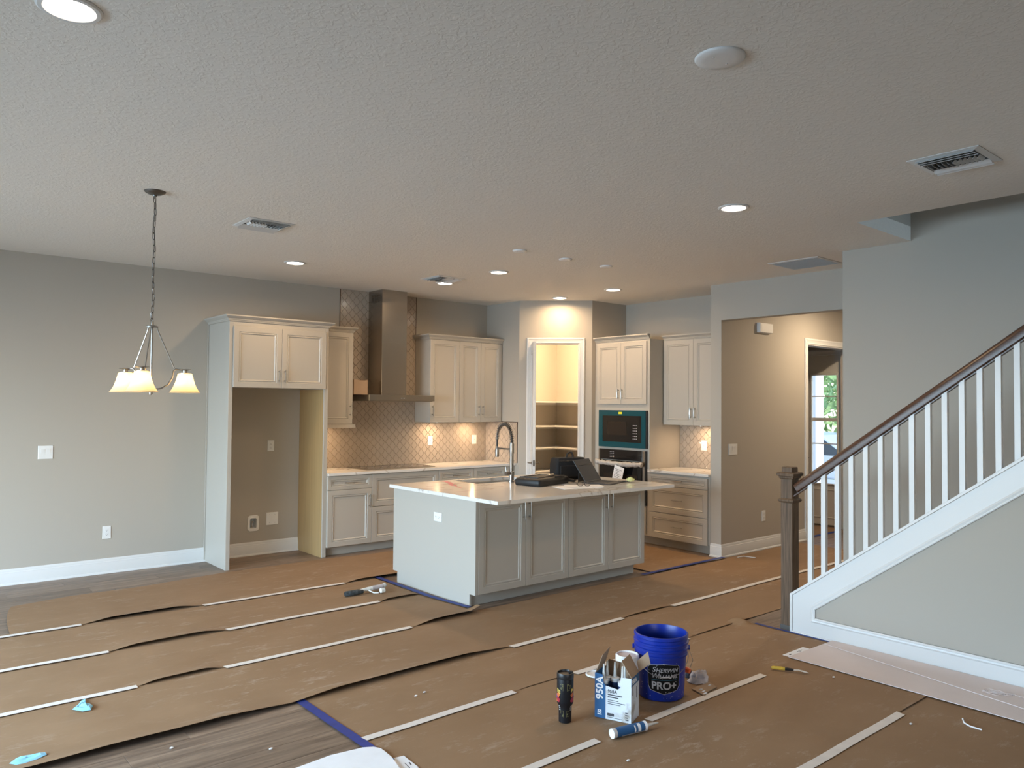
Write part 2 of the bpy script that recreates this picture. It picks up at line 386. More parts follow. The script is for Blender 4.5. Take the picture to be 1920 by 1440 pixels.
# hall: wall on its left with a cased opening, header, wall on its right, entry wall
OX0, OX1, OZ = 9.225, 10.385, 2.49
slab('wall_hall_left', [(XH, OX0, YH, YH + .14, 0, H), (OX1, XE, YH, YH + .14, 0, H), (OX0, OX1, YH, YH + .14, OZ, H)], 'wall_paint', 'greige hall wall with switch plate and door chime')
slab('wall_hall_header', [(XH, XH + .13, 3.23, YH, 2.65, H)], 'wall_paint', 'greige header over the hall opening')
slab('wall_hall_right', [(XS1 + .12, XE, 3.11, 3.23, 0, H)], 'wall_paint')
slab('wall_stair', [(XS1, XS1 + .12, WY0, 3.23, 0, H - .0005), (XS1, XS1 + .12, WY0, YW, H - .0005, 5.7)], 'wall_paint', 'tall greige wall behind the staircase')
FY0, FY1, FZ = 5.10, 5.86, 2.42      # front door opening
slab('wall_entry', [(XE, XE + .13, 3.11, FY0, 0, H), (XE, XE + .13, FY1, 7.3, 0, H), (XE, XE + .13, FY0, FY1, FZ, H)], 'wall_paint', 'greige entry wall around the front door')
slab('wall_foyer', [(8.2, XE, 7.2, 7.3, 0, H), (8.1, 8.2, YH + .14, 7.3, 0, H)], 'wall_paint')
slab('wall_stairwell', [(XW - .1, XW, WY0, YW + .1, H + .12, 5.7), (XW, XS1, YW, YW + .1, H + .12, 5.7), (XW - .1, XS1 + .12, WY0, YW + .1, 5.7, 5.8), (XW - .1, XS1 + .12, WY0 - .1, WY0, 0, 5.8)], 'wall_paint', 'pale upper stairwell seen through the ceiling opening')
slab('wall_stair_front', [(XS0 + .12, XW, WY0, -.02, 0, H)], 'wall_paint')
# rear wall with an added, unseen window that lets sky light in, left wall with sliding doors (both beside and behind the camera)
slab('wall_rear', [(WX0, -.1, WY0 - .1, WY0, 0, H), (2.5, XW, WY0 - .1, WY0, 0, H), (-.1, 2.5, WY0 - .1, WY0, 0, .8), (-.1, 2.5, WY0 - .1, WY0, 2.2, H)], 'wall_paint')
slab('wall_left', [(WX0 - .1, WX0, WY0, 2.0, 0, H), (WX0 - .1, WX0, 7.3, D, 0, H), (WX0 - .1, WX0, 2.0, 7.3, 2.4, H)], 'wall_paint')
def frame_grid(name, label, mk, a0, a1, z0, z1, n, wdt=.06):
    m = MB()
    m.prism([(a0, z0), (a1, z0), (a1, z0 + wdt), (a0, z0 + wdt)], *mk); m.prism([(a0, z1 - wdt), (a1, z1 - wdt), (a1, z1), (a0, z1)], *mk)
    for i in range(n + 1):
        c = a0 + (a1 - a0 - wdt) * i / n; m.prism([(c, z0), (c + wdt, z0), (c + wdt, z1), (c, z1)], *mk)
    return struct(m.build(name, 'trim_white'), label)
wl = frame_grid('window_1', 'white framed sliding glass doors', (lambda a, z: (WX0 - .08, a, z), lambda a, z: (WX0 - .03, a, z)), 2.0, 7.3, 0, 2.4, 4)
wr = frame_grid('added_window_2', 'added white framed window, unseen behind the camera', (lambda a, z: (a, WY0 - .08, z), lambda a, z: (a, WY0 - .03, z)), -.1, 2.5, .8, 2.2, 2)  # added opening, its sky light reaches the faces turned to the camera
# kitchen planks: single boards where bare floor shows, the rest one field
PW, PL = .18, 1.22
plank_me = {}
def plank_mesh(l, wd):
    k = (round(l, 3), round(wd, 3))
    if k not in plank_me:
        c = .0012; m = MB()
        def lp(i, z): return [(i, i, z), (l - i, i, z), (l - i, wd - i, z), (i, wd - i, z)]
        m.rings([lp(.0005, -.006), lp(.0005, -.001), lp(.0005 + c, 0)])
        me = m.mesh('plank'); me.materials.append(MAT['plank']); plank_me[k] = me
    return plank_me[k]
field = MB()
def seen(x0, x1, y0, y1):
    return (x1 > -.2 and x0 < 4.1 and y1 > 7.25) or (x1 > .25 and x0 < 2.0 and y0 < 4.15 and y1 > 2.6)
rr = random.Random(3)
y = D - PW * 64 - .004
while y < D - .001:
    x = WX0 - rr.random() * PL
    while x < XE:
        x0, x1, y0, y1 = max(x, WX0), min(x + PL, XE), max(y, WY0), min(y + PW, D)
        if x1 - x0 > .01 and y1 - y0 > .01:
            if seen(x0, x1, y0, y1): link('plank', plank_mesh(x1 - x0, y1 - y0), floor, (x0, y0, 0))
            else: field.box(x0 + .001, x1 - .001, y0 + .001, y1 - .001, -.006, 0)
        x += PL
    y += PW
tag(field.build('plank_field', 'plank', floor), kind='stuff')

# ------------------------------------------------------------------ baseboards
BB = [(0, 0), (.027, 0), (.027, .006), (.022, .016), (.015, .020), (.015, .098), (.013, .104), (.013, .112), (.009, .120), (.009, .128), (.005, .140), (.003, .146), (0, .146)]
def baseboard(name, path, label):
    return struct(MB().sweep(path, BB, lambda a, b, h: (a, b, h)).build(name, 'trim_white', smooth=25), label)
baseboard('baseboard_back', [(WX0, D), (2.82, D)], 'white moulded baseboard along the bare wall left of the refrigerator recess')
baseboard('baseboard_recess', [(2.862, D), (3.866, D)], 'white moulded baseboard at the back of the refrigerator recess')
baseboard('baseboard_hall', [(XH, 5.155), (XH, YH), (OX0 - .075, YH)], 'white moulded baseboard wrapping the wall end beside the kitchen drawers')
# ------------------------------------------------------------------ casings
CAS = [(0, 0), (0, .010), (.006, .014), (.014, .014), (.018, .011), (.045, .013), (.056, .019), (.066, .019), (.075, .013), (.075, 0)]
def casing(name, u0, u1, z1, fn, label, wd=1.0):
    return struct(MB().sweep([(u1, 0), (u1, z1), (u0, z1), (u0, 0)], [(l * wd, h) for l, h in CAS], fn).build(name, 'trim_white', smooth=25), label)
casing('trim_1', DU0, DU1, DZ, lambda a, b, h: dg(a, h, b), 'white moulded casing around the pantry doorway')
m = MB()
for u0, u1 in ((DU0, DU0 + .012), (DU1 - .012, DU1)):
    m.prism([(u0, 0), (u1, 0), (u1, DZ), (u0, DZ)], lambda u, z: dg(u, .004, z), lambda u, z: dg(u, -.104, z))
m.prism([(DU0 + .012, DZ - .012), (DU1 - .012, DZ - .012), (DU1 - .012, DZ), (DU0 + .012, DZ)], lambda u, z: dg(u, .004, z), lambda u, z: dg(u, -.104, z))
struct(m.build('trim_2', 'trim_white'), 'white jamb lining of the pantry doorway')
casing('trim_3', OX0, OX1, OZ, lambda a, b, h: (a, YH - h, b), 'white casing around the opening from the hall to the entry')
struct(MB().box(OX0 - .001, OX0 + .012, YH - .003, YH + .143, 0, OZ).box(OX0 + .012, OX1, YH - .003, YH + .143, OZ - .012, OZ + .001).build('trim_4', 'trim_white'))

# ------------------------------------------------------------------ pantry door, swung out towards the island
HP = Vector(dg(DU0 + .012, .012, 0)); DW = .60
to_cam = Vector((-HP.x, -HP.y, 0)).normalized(); side = Vector((-to_cam.y, to_cam.x, 0))    # side points right as seen from the kitchen
ddir = (to_cam * math.cos(R(3.2)) + side * math.sin(R(3.2))).normalized()
ang = math.atan2(ddir.y, ddir.x)
door = tag(bpy.data.objects.new('door_1', None), 'white panelled pantry door standing open, seen edge on', None); COL.objects.link(door); struct(door)
door.location = HP; door.rotation_euler = (0, 0, ang)
def panelled(t0, wdt, z0, z1, panels, depth=.009):
    """door leaf in local x 0..wdt, y 0..-t0 with sunk panels on both faces"""
    m = MB(); m.box(0, wdt, -t0 + depth, -depth, z0, z1)
    xs = [0, .11, wdt - .11, wdt]; zs = [z0] + [q for p in panels for q in p] + [z1]
    for ya, yb in ((-t0, -t0 + depth), (-depth, 0)):
        m.box(0, .11, ya, yb, z0, z1); m.box(wdt - .11, wdt, ya, yb, z0, z1)
        for i in range(0, len(zs), 2): m.box(.11, wdt - .11, ya, yb, zs[i], zs[i + 1])
    return m
panelled(.035, DW, .012, 2.472, [(.25, .95), (1.1, 2.33)]).build('door_leaf', 'trim_white', door, bevel=.0015, seg=1)
for zz in (.28, 1.22, 2.27):
    MB().box(-.004, .028, .0, .003, zz - .045, zz + .045).tube([(-.003, .004, zz - .047), (-.003, .004, zz + .047)], .006, 8).build('hinge', 'nickel', door)
lv = MB()
for sg, y0 in ((1, 0), (-1, -.035)):
    lv.tube([(DW - .06, y0, .965), (DW - .06, y0 + sg * .008, .965)], .027, 16); lv.tube([(DW - .06, y0, .965), (DW - .06, y0 + sg * .045, .965)], .009, 8)
    lv.tube([(DW - .06, y0 + sg * .045, .965), (DW - .10, y0 + sg * .050, .966), (DW - .17, y0 + sg * .048, .965)], [.008, .009, .006], 8)
lv.build('lever_handle', 'nickel', door, smooth=40)
MB().box(DW - .0005, DW + .0012, -.029, -.006, .93, 1.0).box(DW, DW + .009, -.023, -.012, .957, .973).build('latch_plate', 'nickel', door)

# ------------------------------------------------------------------ front door
fd = tag(bpy.data.objects.new('door_2', None), 'pale front door with a tall divided glass light at the end of the hall'); COL.objects.link(fd); struct(fd); fd.location = (XE + .03, FY0, 0)
w_ = FY1 - FY0; gy0, gy1, gz0, gz1 = .165, .545, .60, 2.145
m = MB(); T = .045
for b in ((0, gy0, 0, FZ), (gy1, w_, 0, FZ), (gy0, gy1, 0, gz0), (gy0, gy1, gz1, FZ)): m.box(0, T, b[0], b[1], b[2], b[3])
m.build('door_leaf', 'door_paint', fd)
m = MB().sweep([(gy0, gz0), (gy1, gz0), (gy1, gz1), (gy0, gz1)], [(-.005, 0), (-.005, .012), (.012, .014), (.024, .006), (.024, 0)], lambda a, b, h: (-h, a, b), closed=True)
m.build('glass_stop', 'door_paint', fd)
MB().box(.018, .024, gy0, gy1, gz0, gz1).build('pane', 'pane', fd)
for zz, hh in ((1.84, .008), (1.51, .024), (1.165, .008)): MB().box(.010, .034, gy0, gy1, zz - hh, zz + hh).build('glazing_bar', 'door_paint', fd)
MB().sweep([(.11, .13), (w_ - .11, .13), (w_ - .11, .5), (.11, .5)], [(0, 0), (.006, .006), (.016, .006), (.022, 0)], lambda a, b, h: (-h, a, b), closed=True).build('panel_moulding', 'door_paint', fd)
MB().tube([(-.06, .66, .96), (-.06, .56, .955)], .008, 8).tube([(0, .66, .96), (-.06, .66, .96)], .009, 8).tube([(0, .66, .96), (-.008, .66, .96)], .03, 16).build('lever_handle', 'slot_dark', fd)
casing('trim_5', FY0, FY1, FZ, lambda a, b, h: (XE - h, a, b), 'white casing around the front door', 1.1)
struct(MB().box(XE - .001, XE + .12, FY0, FY1, .0, .02).build('trim_6', 'nickel'))

# ------------------------------------------------------------------ out of doors, beyond the front door
struct(MB().box(XE + .13, 45, -20, 40, -.45, -.32).build('ground', 'lawn'), 'lawn outside the front door')
struct(MB().box(XE + .13, 13.4, 2.6, 8.6, -.4, -.02).build('porch', 'paving'), 'concrete porch outside the front door')
struct(MB().box(14.5, 20.5, 4, 16, -.33, -.31).build('driveway', 'paving'), 'pale concrete driveway')
t = thing('porch_column', 'pale square column on the porch outside the front door', 'column', (12.9, 6.93, -.02))
MB().box(-.14, .14, -.14, .14, .12, 2.9).build('shaft', 'stucco', t); MB().box(-.18, .18, -.18, .18, 0, .12).build('base', 'stucco', t, bevel=.01); MB().box(-.18, .18, -.18, .18, 2.9, 3.05).build('capital', 'stucco', t, bevel=.01)
def tree(label, loc, rad, ht, n, seed):
    rg = random.Random(seed); t = thing('leafy_tree', label, 'tree', loc)
    MB().tube([(0, 0, 0), (.05, 0, ht * .4), (0, .06, ht * .8)], [.12, .09, .03], 8).build('trunk', 'bark', t)
    m = MB()
    for i in range(n):
        a = rg.random() * 6.283; zc = rg.uniform(-1, 1); q = rg.random() ** .4 * rad
        c = Vector((math.cos(a) * math.sqrt(1 - zc * zc) * q, math.sin(a) * math.sqrt(1 - zc * zc) * q, ht * .72 + zc * q * 1.15))
        s = rg.uniform(.10, .22); u = Vector((rg.gauss(0, 1), rg.gauss(0, 1), rg.gauss(0, 1))).normalized(); v = u.orthogonal().normalized()
        m.add([c - u * s, c + v * s * .45, c + u * s, c - v * s * .45], [(0, 1, 2, 3)])
    tag(m.build('foliage', 'leaf', t), kind='stuff')
tree('bushy green tree beyond the driveway seen through the front door glass', (26, 14.6, -.32), 2.2, 4.6, 2600, 1)
tree('bushy green tree beside the parked car seen through the front door glass', (22.5, 10.0, -.32), 1.6, 3.6, 1600, 2)
car = thing('parked_car', 'pale parked car on the driveway beyond the front door', 'car', (17.6, 9.3, -.31))
m = MB(); prof = [(-2.15, .35), (-2.1, .72), (-1.25, .86), (-.55, 1.36), (.65, 1.40), (1.45, .95), (2.1, .88), (2.2, .40)]
m.prism(prof, lambda a, b: (-.85, a, b), lambda a, b: (.85, a, b)).build('body', 'car_paint', car, bevel=.06, seg=3)
MB().prism([(-1.1, .90), (-.52, 1.30), (.62, 1.34), (1.25, .96)], lambda a, b: (-.862, a, b), lambda a, b: (.862, a, b)).build('side_window', 'car_glass', car)
for yy in (-1.35, 1.35):
    for xx in (-.78, .78): MB().tube([(xx - .1, yy, .33), (xx + .1, yy, .33)], .33, 20).build('wheel', 'tyre', car)

# ------------------------------------------------------------------ pantry shelves
for zz, dep in ((1.735, .29), (1.385, .30), (1.075, .30), (.745, .34)):
    s = thing('pantry_shelf', 'white corner shelf in the pantry, ' + {1.735: 'topmost of four', 1.385: 'second from the top', 1.075: 'third from the top', .745: 'lowest of four'}[zz], 'shelf', (XR, D, zz), 0, 'pantry corner shelves')
    x0 = PX + .1 - XR; y0 = PY2 + .1 - D
    MB().prism([(x0, 0), (x0, -dep), (-dep, -dep), (-dep, y0), (0, y0), (0, 0)], lambda a, b: (a, b, -.019), lambda a, b: (a, b, 0)).build('board', 'trim_white', s)
    MB().sweep([(x0, -.001), (-.001, -.001), (-.001, y0)], [(0, -.055), (.018, -.055), (.018, -.019), (0, -.019)], lambda a, b, h: (a, b, h)).build('cleat', 'trim_white', s)
pl = thing('pantry_light', 'warm flush ceiling light inside the pantry', 'ceiling light', (7.03, 7.44, H))
MB().lathe([(.001, -.05), (.11, -.045), (.14, -.015), (.14, 0)], 24).build('diffuser', 'lamp_lens', pl, smooth=60)
lo = area('pantry_lamp', (0, 0, -.07), (0, 0, -1), .26, .26, PANTRY_W, (1, .67, .37), 'DISK'); lo.parent = pl
fl = thing('foyer_light', 'warm flush ceiling light in the entry hall', 'ceiling light', (9.15, 4.16, H))
MB().lathe([(.001, -.05), (.11, -.045), (.14, -.015), (.14, 0)], 24).build('diffuser', 'lamp_lens', fl, smooth=60)
lo = area('foyer_lamp', (0, 0, -.07), (0, 0, -1), .2, .2, FOYER_W, (1, .76, .50), 'DISK'); lo.parent = fl

# ================================================================== KITCHEN CABINETS
_front = {}
def front_mesh(wd, ht, frame=.058, t=.02):
    k = (round(wd, 4), round(ht, 4), frame)
    if k in _front: return _front[k]
    def lp(i, y): return [(i, y, i), (wd - i, y, i), (wd - i, y, ht - i), (i, y, ht - i)]
    m = MB(); f = min(frame, ht * .28)
    m.rings([lp(0, 0), lp(0, -t + .002), lp(.002, -t), lp(f - .004, -t), lp(f, -t + .006), lp(f + .006, -t + .006), lp(f + .009, -t + .002), lp(f + .013, -t + .002), lp(f + .022, -t + .011)])
    me = m.mesh('front'); me.materials.append(MAT['cabinet']); _front[k] = me
    return me
_pull = {}
def pull_mesh(L):
    if L in _pull: return _pull[L]
    m = MB(); h = L / 2
    m.tube([(-h, -.030, 0), (-h * .5, -.033, 0), (0, -.034, 0), (h * .5, -.033, 0), (h, -.030, 0)], [.0045, .0055, .0058, .0055, .0045], 8)
    for s in (-1, 1): m.tube([(s * h * .72, 0, 0), (s * h * .72, -.032, 0)], [.0065, .0045], 8)
    me = m.mesh('pull', 40); me.materials.append(MAT['nickel']); _pull[L] = me
    return me
CROWN = [(0, 0), (.010, 0), (.013, .010), (.018, .014), (.020, .024), (.034, .034), (.046, .044), (.050, .048), (.050, .060), (0, .060)]
def fronts(t, items, L=.135):
    for kind, x0, x1, z0, z1, hd in items:
        o = link('door' if kind == 'door' else 'drawer_front', front_mesh(x1 - x0, z1 - z0), t, (x0, -.001, z0))
        if hd:
            hx, hz, vert = hd
            link('pull_handle', pull_mesh(L), o, (hx - x0, -.019, hz - z0), (0, R(90), 0) if vert else None)
def cabinet(name, label, loc, rz, wd, dp, z0, z1, items, toe=False, crown=None, group=None, body='cabinet', L=.135, shell=True):
    t = thing(name, label, 'cabinet', loc, rz, group)
    if shell: MB().box(0, wd, 0, dp, z0, z1).build('carcass', body, t, bevel=.001, seg=1)
    if toe: MB().box(0, wd, .075, dp, 0, z0).build('toe_kick', body, t)
    fronts(t, items, L)
    if crown is not None: MB().sweep(crown, CROWN, lambda a, b, h: (a, b, z1 + h)).build('crown_moulding', 'cabinet', t, smooth=20)
    return t
BY = D - .602; G = .002
# --- refrigerator recess
UD = .33; UY = D - UD
RX0, RX1, RY = 2.820, 3.912, 7.714
t = thing('refrigerator_surround', 'tall cabinet surround of the empty refrigerator recess with two doors on top', 'cabinet', (RX0, RY, 0))
wd, dp = RX1 - RX0, D - RY - .002
MB().box(0, .042, 0, dp, 0, 2.505).build('side_panel', 'cabinet', t, bevel=.0015, seg=1)
rp_ = MB().box(wd - .046, wd, 0, dp, 0, 2.505).build('side_panel', 'cabinet', t, bevel=.0015, seg=1)
tag(MB().box(wd - .049, wd - .046, .018, dp, 0, 1.83).build('veneer', 'cabinet_inner', t), 'unpainted yellowish wood inner face')
MB().box(.042, wd - .046, 0, dp, 1.834, 2.505).build('upper_box', 'cabinet', t, bevel=.001, seg=1)
MB().sweep([(-.002, dp - .0005), (-.002, dp - .014)], [(0, 0), (.012, 0), (.012, 2.505), (0, 2.505)], lambda a, b, h: (a, b, h)).build('scribe_strip', 'cabinet', t)
fronts(t, [('door', .040, .5475, 1.834, 2.454, (.5475 - .03, 1.96, True)), ('door', .5505, wd - .038, 1.834, 2.454, (.5505 + .03, 1.96, True))])
MB().sweep([(0, dp - .002), (0, 0), (wd, 0), (wd, UY - RY - .054)], CROWN, lambda a, b, h: (a, b, 2.505 + h)).build('crown_moulding', 'cabinet', t, smooth=20)
# --- wall cabinets
cabinet('wall_cabinet', 'narrow wall cabinet between the refrigerator recess and the range hood', (RX1, UY, 0), 0, 4.352 - RX1, UD, 1.44, 2.50,
        [('door', .018, 4.350 - RX1, 1.444, 2.496, (4.350 - RX1 - .032, 1.60, True))], crown=[(0, 0), (4.352 - RX1, 0), (4.352 - RX1, UD)])
t = cabinet('wall_cabinet', 'single-door wall cabinet right of the range hood', (5.430, UY, 0), 0, .455, UD, 1.452, 2.50,
        [('door', .001, .453, 1.452, 2.494, (.032, 1.60, True))], crown=[(0, UD), (0, 0), (.4545, 0)])
cabinet('wall_cabinet', 'two-door wall cabinet in the corner beside the pantry', (5.886, UY, 0), 0, PX - 5.886 - .001, UD, 1.452, 2.50,
        [('door', .002, .345, 1.452, 2.494, (.345 - .030, 1.60, True)), ('door', .348, .700, 1.452, 2.494, (.348 + .030, 1.60, True))], crown=[(.0005, 0), (PX - 5.886 - .002, 0)])
tag(MB().box(RX1 + .001, 4.385, UY - .030, UY + .0, 1.398, 1.4395).build('light_rail', 'cabinet', bpy.data.objects['wall_cabinet'], loc=(-RX1, -UY, 0)))
# --- base cabinets along the back wall
bx = [RX1, 4.464, 5.387, 5.926, 6.453]
Z0, Z1 = .105, .882
w0 = bx[1] - bx[0]
cabinet('base_cabinet', 'base cabinet with one drawer over one door beside the refrigerator recess', (bx[0], BY, 0), 0, w0, .60, Z0, Z1,
        [('drawer', .004, w0 - G, .727, .878, (w0 / 2, .80, False)), ('door', .004, w0 - G, Z0, .721, (w0 - .034, .58, True))], toe=True, L=.15)
w1 = bx[2] - bx[1]
cabinet('base_cabinet', 'wide base cabinet of two deep drawers under the cooktop', (bx[1], BY, 0), 0, w1, .60, Z0, Z1,
        [('drawer', G, w1 - G, .510, .878, None), ('drawer', G, w1 - G, Z0, .504, None)], toe=True)
w2 = bx[3] - bx[2]
cabinet('base_cabinet', 'drawer cabinet right of the cooktop cabinet', (bx[2], BY, 0), 0, w2, .60, Z0, Z1,
        [('drawer', G, w2 - G, .727, .878, (w2 / 2, .80, False)), ('door', G, w2 / 2 - .0015, Z0, .721, (w2 / 2 - .03, .60, True)), ('door', w2 / 2 + .0015, w2 - G, Z0, .721, (w2 / 2 + .03, .60, True))], toe=True)
w3 = bx[4] - bx[3]
cabinet('base_cabinet', 'drawer cabinet at the pantry end of the back counter', (bx[3], BY, 0), 0, w3, .60, Z0, Z1,
        [('drawer', G, w3 - G, .727, .878, (w3 / 2, .80, False)), ('door', G, w3 - G, Z0, .721, (.034, .60, True))], toe=True)
t = thing('filler_panel', 'narrow cabinet filler panel between the back counter drawers and the pantry wall', 'panel', (bx[4] + .001, BY, 0))
MB().box(0, PX - bx[4] - .003, -.018, .58, Z0, Z1).build('filler_face', 'cabinet', t); MB().box(0, PX - bx[4] - .003, .075, .58, 0, Z0).build('toe_kick', 'cabinet', t)
CY = D - .645
tag(MB().box(RX1 + .001, PX - .001, CY, D - .001, .884, CT).build('countertop', 'quartz', bevel=.002), 'white veined quartz countertop along the back wall', 'countertop')
# --- cooktop
ck = thing('cooktop', 'flat black glass electric cooktop set in the back counter', 'cooktop', (4.45, 7.80, CT))
MB().box(0, .95, 0, .46, .0005, .007).build('glass_top', 'black_glass', ck, bevel=.003)
MB().sweep([(0, 0), (.95, 0), (.95, .46), (0, .46)], [(0, .0005), (.004, .0005), (.004, .0085), (0, .0085)], lambda a, b, h: (a, b, h), closed=True).build('trim_frame', 'steel', ck)
for cx, cy, r in ((.2, .13, .09), (.2, .33, .075), (.48, .25, .11), (.76, .33, .075), (.76, .13, .09)): MB().lathe([(r - .003, .0071), (r, .0071), (r, .0074), (r - .003, .0074)], 32, (cx, cy, 0), closed=True).build('burner_ring', 'label_grey', ck)
# --- range hood
hd = thing('range_hood', 'stainless steel chimney range hood over the cooktop', 'range hood', (4.914, D - .0115, 0))
MB().box(-.174, .174, -.322, 0, 1.786, 2.42).build('lower_chimney', 'steel', hd, bevel=.002)
slots = [(-.275 + i * .075, -.215 + i * .075, 2.905 + j * .020, 2.915 + j * .020) for i in range(3) for j in range(5)]
m = MB().box(-.174, .174, -.320, -.3185, 2.42, H - .001).box(.1725, .174, -.3185, 0, 2.42, H - .001)
for a_, b_, c_, d_ in cells(-.3185, 0, 2.42, H - .001, slots): m.box(-.174, -.1725, a_, b_, c_, d_)
m.build('upper_chimney', 'steel', hd)
cx0, cx1 = 4.473 - 4.914, 5.388 - 4.914
MB().box(cx0, cx1, -.50, 0, 1.715, 1.786).build('canopy', 'steel', hd, bevel=.002)
MB().box(cx0 + .02, cx1 - .02, -.48, -.02, 1.711, 1.715).build('filter_tray', 'steel', hd)
for i in (-1, 0, 1): MB().box(.015 + i * .022 - .004, .015 + i * .022 + .004, -.502, -.4995, 1.744, 1.752).build('button', 'label_grey', hd)
bxx = thing('cardboard_box', 'small brown cardboard box standing on the range hood canopy', 'box', (4.476, 8.118, 1.7865))
MB().box(-.10, .085, -.13, .17, 0, .172).build('carton', 'cardboard', bxx, bevel=.002)
MB().box(-.03, .05, -.132, -.13, .165, .172).build('hand_slot', 'cardboard_dark', bxx)
MB().box(-.10, .085, -.008, .008, .1722, .1727).build('packing_tape', 'cardboard_dark', bxx)
# --- oven tower on the right wall (local x runs towards the camera)
TF = 7.3455
tw0 = PY2 - 6.040
t = cabinet('oven_cabinet', 'tall oven cabinet with two upper doors, holding the microwave and wall oven', (TF, PY2 - .001, 0), R(-90), tw0 - .001, XR - TF - .002, Z0, 2.505,
        [('door', .043, .452, 1.703, 2.48, (.452 - .030, 1.83, True)), ('door', .455, .868, 1.703, 2.48, (.455 + .030, 1.83, True)), ('drawer', .043, .868, .115, .445, (.455, .30, False))],
        toe=True, crown=[(0, 0), (tw0 - .001, 0)])
mw = thing('microwave', 'built-in microwave with teal protective film on its frame', 'microwave', (TF, PY2 - .085, 1.155), R(-90))
a, hgt = .78, .468
MB().sweep([(0, 0), (0, hgt), (a, hgt), (a, 0)], [(0, .001), (0, .024), (.068, .024), (.068, .001)], lambda p, q, h: (p, -h, q), closed=True).build('trim_frame', 'teal_film', mw)
MB().box(.068, a - .068, -.020, -.001, .068, hgt - .068).build('door', 'black_glass', mw)
MB().box(a, a + .022, -.022, -.001, 0, hgt).build('dark_side_strip', 'black_plastic', mw)  # narrow black strip down the right of the frame
MB().box(.15, .47, -.0215, -.0195, .155, .325).build('window', 'window_glass_dark', mw)
MB().box(.34, .40, -.0252, -.024, hgt - .048, hgt - .020).build('yellow_sticker', 'yellow_sticker', mw)
bt = MB()
for i in range(6):
    for j in range(3): bt.box(.575 + j * .025, .590 + j * .025, -.0208, -.0195, .11 + i * .033, .120 + i * .033)
tag(bt.build('keypad', 'label_grey', mw), kind='stuff')
ov = thing('wall_oven', 'black glass wall oven below the microwave', 'oven', (TF, PY2 - .085, .462), R(-90))
hgt = .665
MB().box(0, .026, -.022, -.001, 0, hgt).build('side_trim', 'steel', ov); MB().box(a - .052, a - .012, -.022, -.001, 0, hgt).build('side_trim', 'steel', ov); MB().box(a - .012, a + .012, -.022, -.001, 0, hgt).build('dark_side_strip', 'black_plastic', ov)  # steel trims, with a narrow black strip at the right
MB().box(.026, a - .052, -.026, -.001, .535, hgt).build('control_panel', 'black_glass', ov, bevel=.002)
MB().box(.026, a - .052, -.030, -.001, .012, .529).build('door', 'black_glass', ov, bevel=.003)
MB().box(.10, a - .12, -.0312, -.0295, .10, .36).build('window', 'window_glass_dark', ov)
bt = MB()
for i in range(4):
    for j in range(3): bt.box(.20 + j * .028, .212 + j * .028, -.0272, -.0255, .565 + i * .022, .571 + i * .022)
tag(bt.build('keypad', 'label_grey', ov), kind='stuff')
MB().tube([(.035, -.075, .497), (a - .045, -.075, .497)], .013, 12).tube([(.06, -.03, .497), (.06, -.075, .497)], .009, 8).tube([(a - .07, -.03, .497), (a - .07, -.075, .497)], .009, 8).build('handle', 'steel', ov)
rg = random.Random(5); pts = []; rad = []
for i in range(40):
    u = i / 39; pts.append((.005 + u * (a - .02), -.078 + rg.uniform(-.006, .006), .500 + rg.uniform(-.006, .004) - .010 * math.sin(u * 3.1))); rad.append(.031 + rg.uniform(-.006, .005))
tag(MB().tube(pts, rad, 14).build('handle_wrap', 'bubble_wrap', ov, smooth=30), 'crumpled clear protective wrap around the oven handle')
ht = thing('hang_tag', 'white printed paper tag hanging from the oven handle', 'tag', (TF - .115, PY2 - .085 - .40, .80), R(-90))
MB().tube([(.02, .02, .13), (.02, .012, .155)], .002, 6).build('string', 'paper_white', ht)
m = MB().box(-.07, .09, 0, .0015, -.09, .13); m.xf(Matrix.Rotation(R(14), 4, 'Y')); m.build('sheet', 'paper_white', ht)
for i in range(6):
    m = MB().box(-.05, .06 - .02 * (i % 3), -.0006, 0, .085 - i * .02, .090 - i * .02); m.xf(Matrix.Rotation(R(14), 4, 'Y')); m.build('text_line', 'ink', ht)
# --- right-hand wall cabinet and drawers
UX = XR - .33
cabinet('wall_cabinet', 'two-door wall cabinet between the oven cabinet and the hall wall', (UX, 6.038, 0), R(-90), 6.038 - 5.162, .33, 1.452, 2.495,
        [('door', .008, .4535, 1.452, 2.489, (.4535 - .030, 1.60, True)), ('door', .4565, .874, 1.452, 2.489, (.4565 + .030, 1.60, True))], crown=[(0.0, 0), (.876, 0)])
w4 = 6.038 - 5.162
cabinet('base_cabinet', 'three-drawer base cabinet on the right wall by the hall', (XR - .602, 6.038, 0), R(-90), w4, .60, Z0, Z1,
        [('drawer', .012, w4 - .025, .735, .862, (w4 / 2, .80, False)), ('drawer', .012, w4 - .025, .412, .728, (w4 / 2, .575, False)), ('drawer', .012, w4 - .025, Z0, .405, (w4 / 2, .26, False))], toe=True, L=.15)
tag(MB().box(XR - .645, XR - .001, 5.160, 6.0385, .884, CT).build('countertop', 'quartz', bevel=.002), 'short white quartz countertop on the right wall beside the oven cabinet', 'countertop')

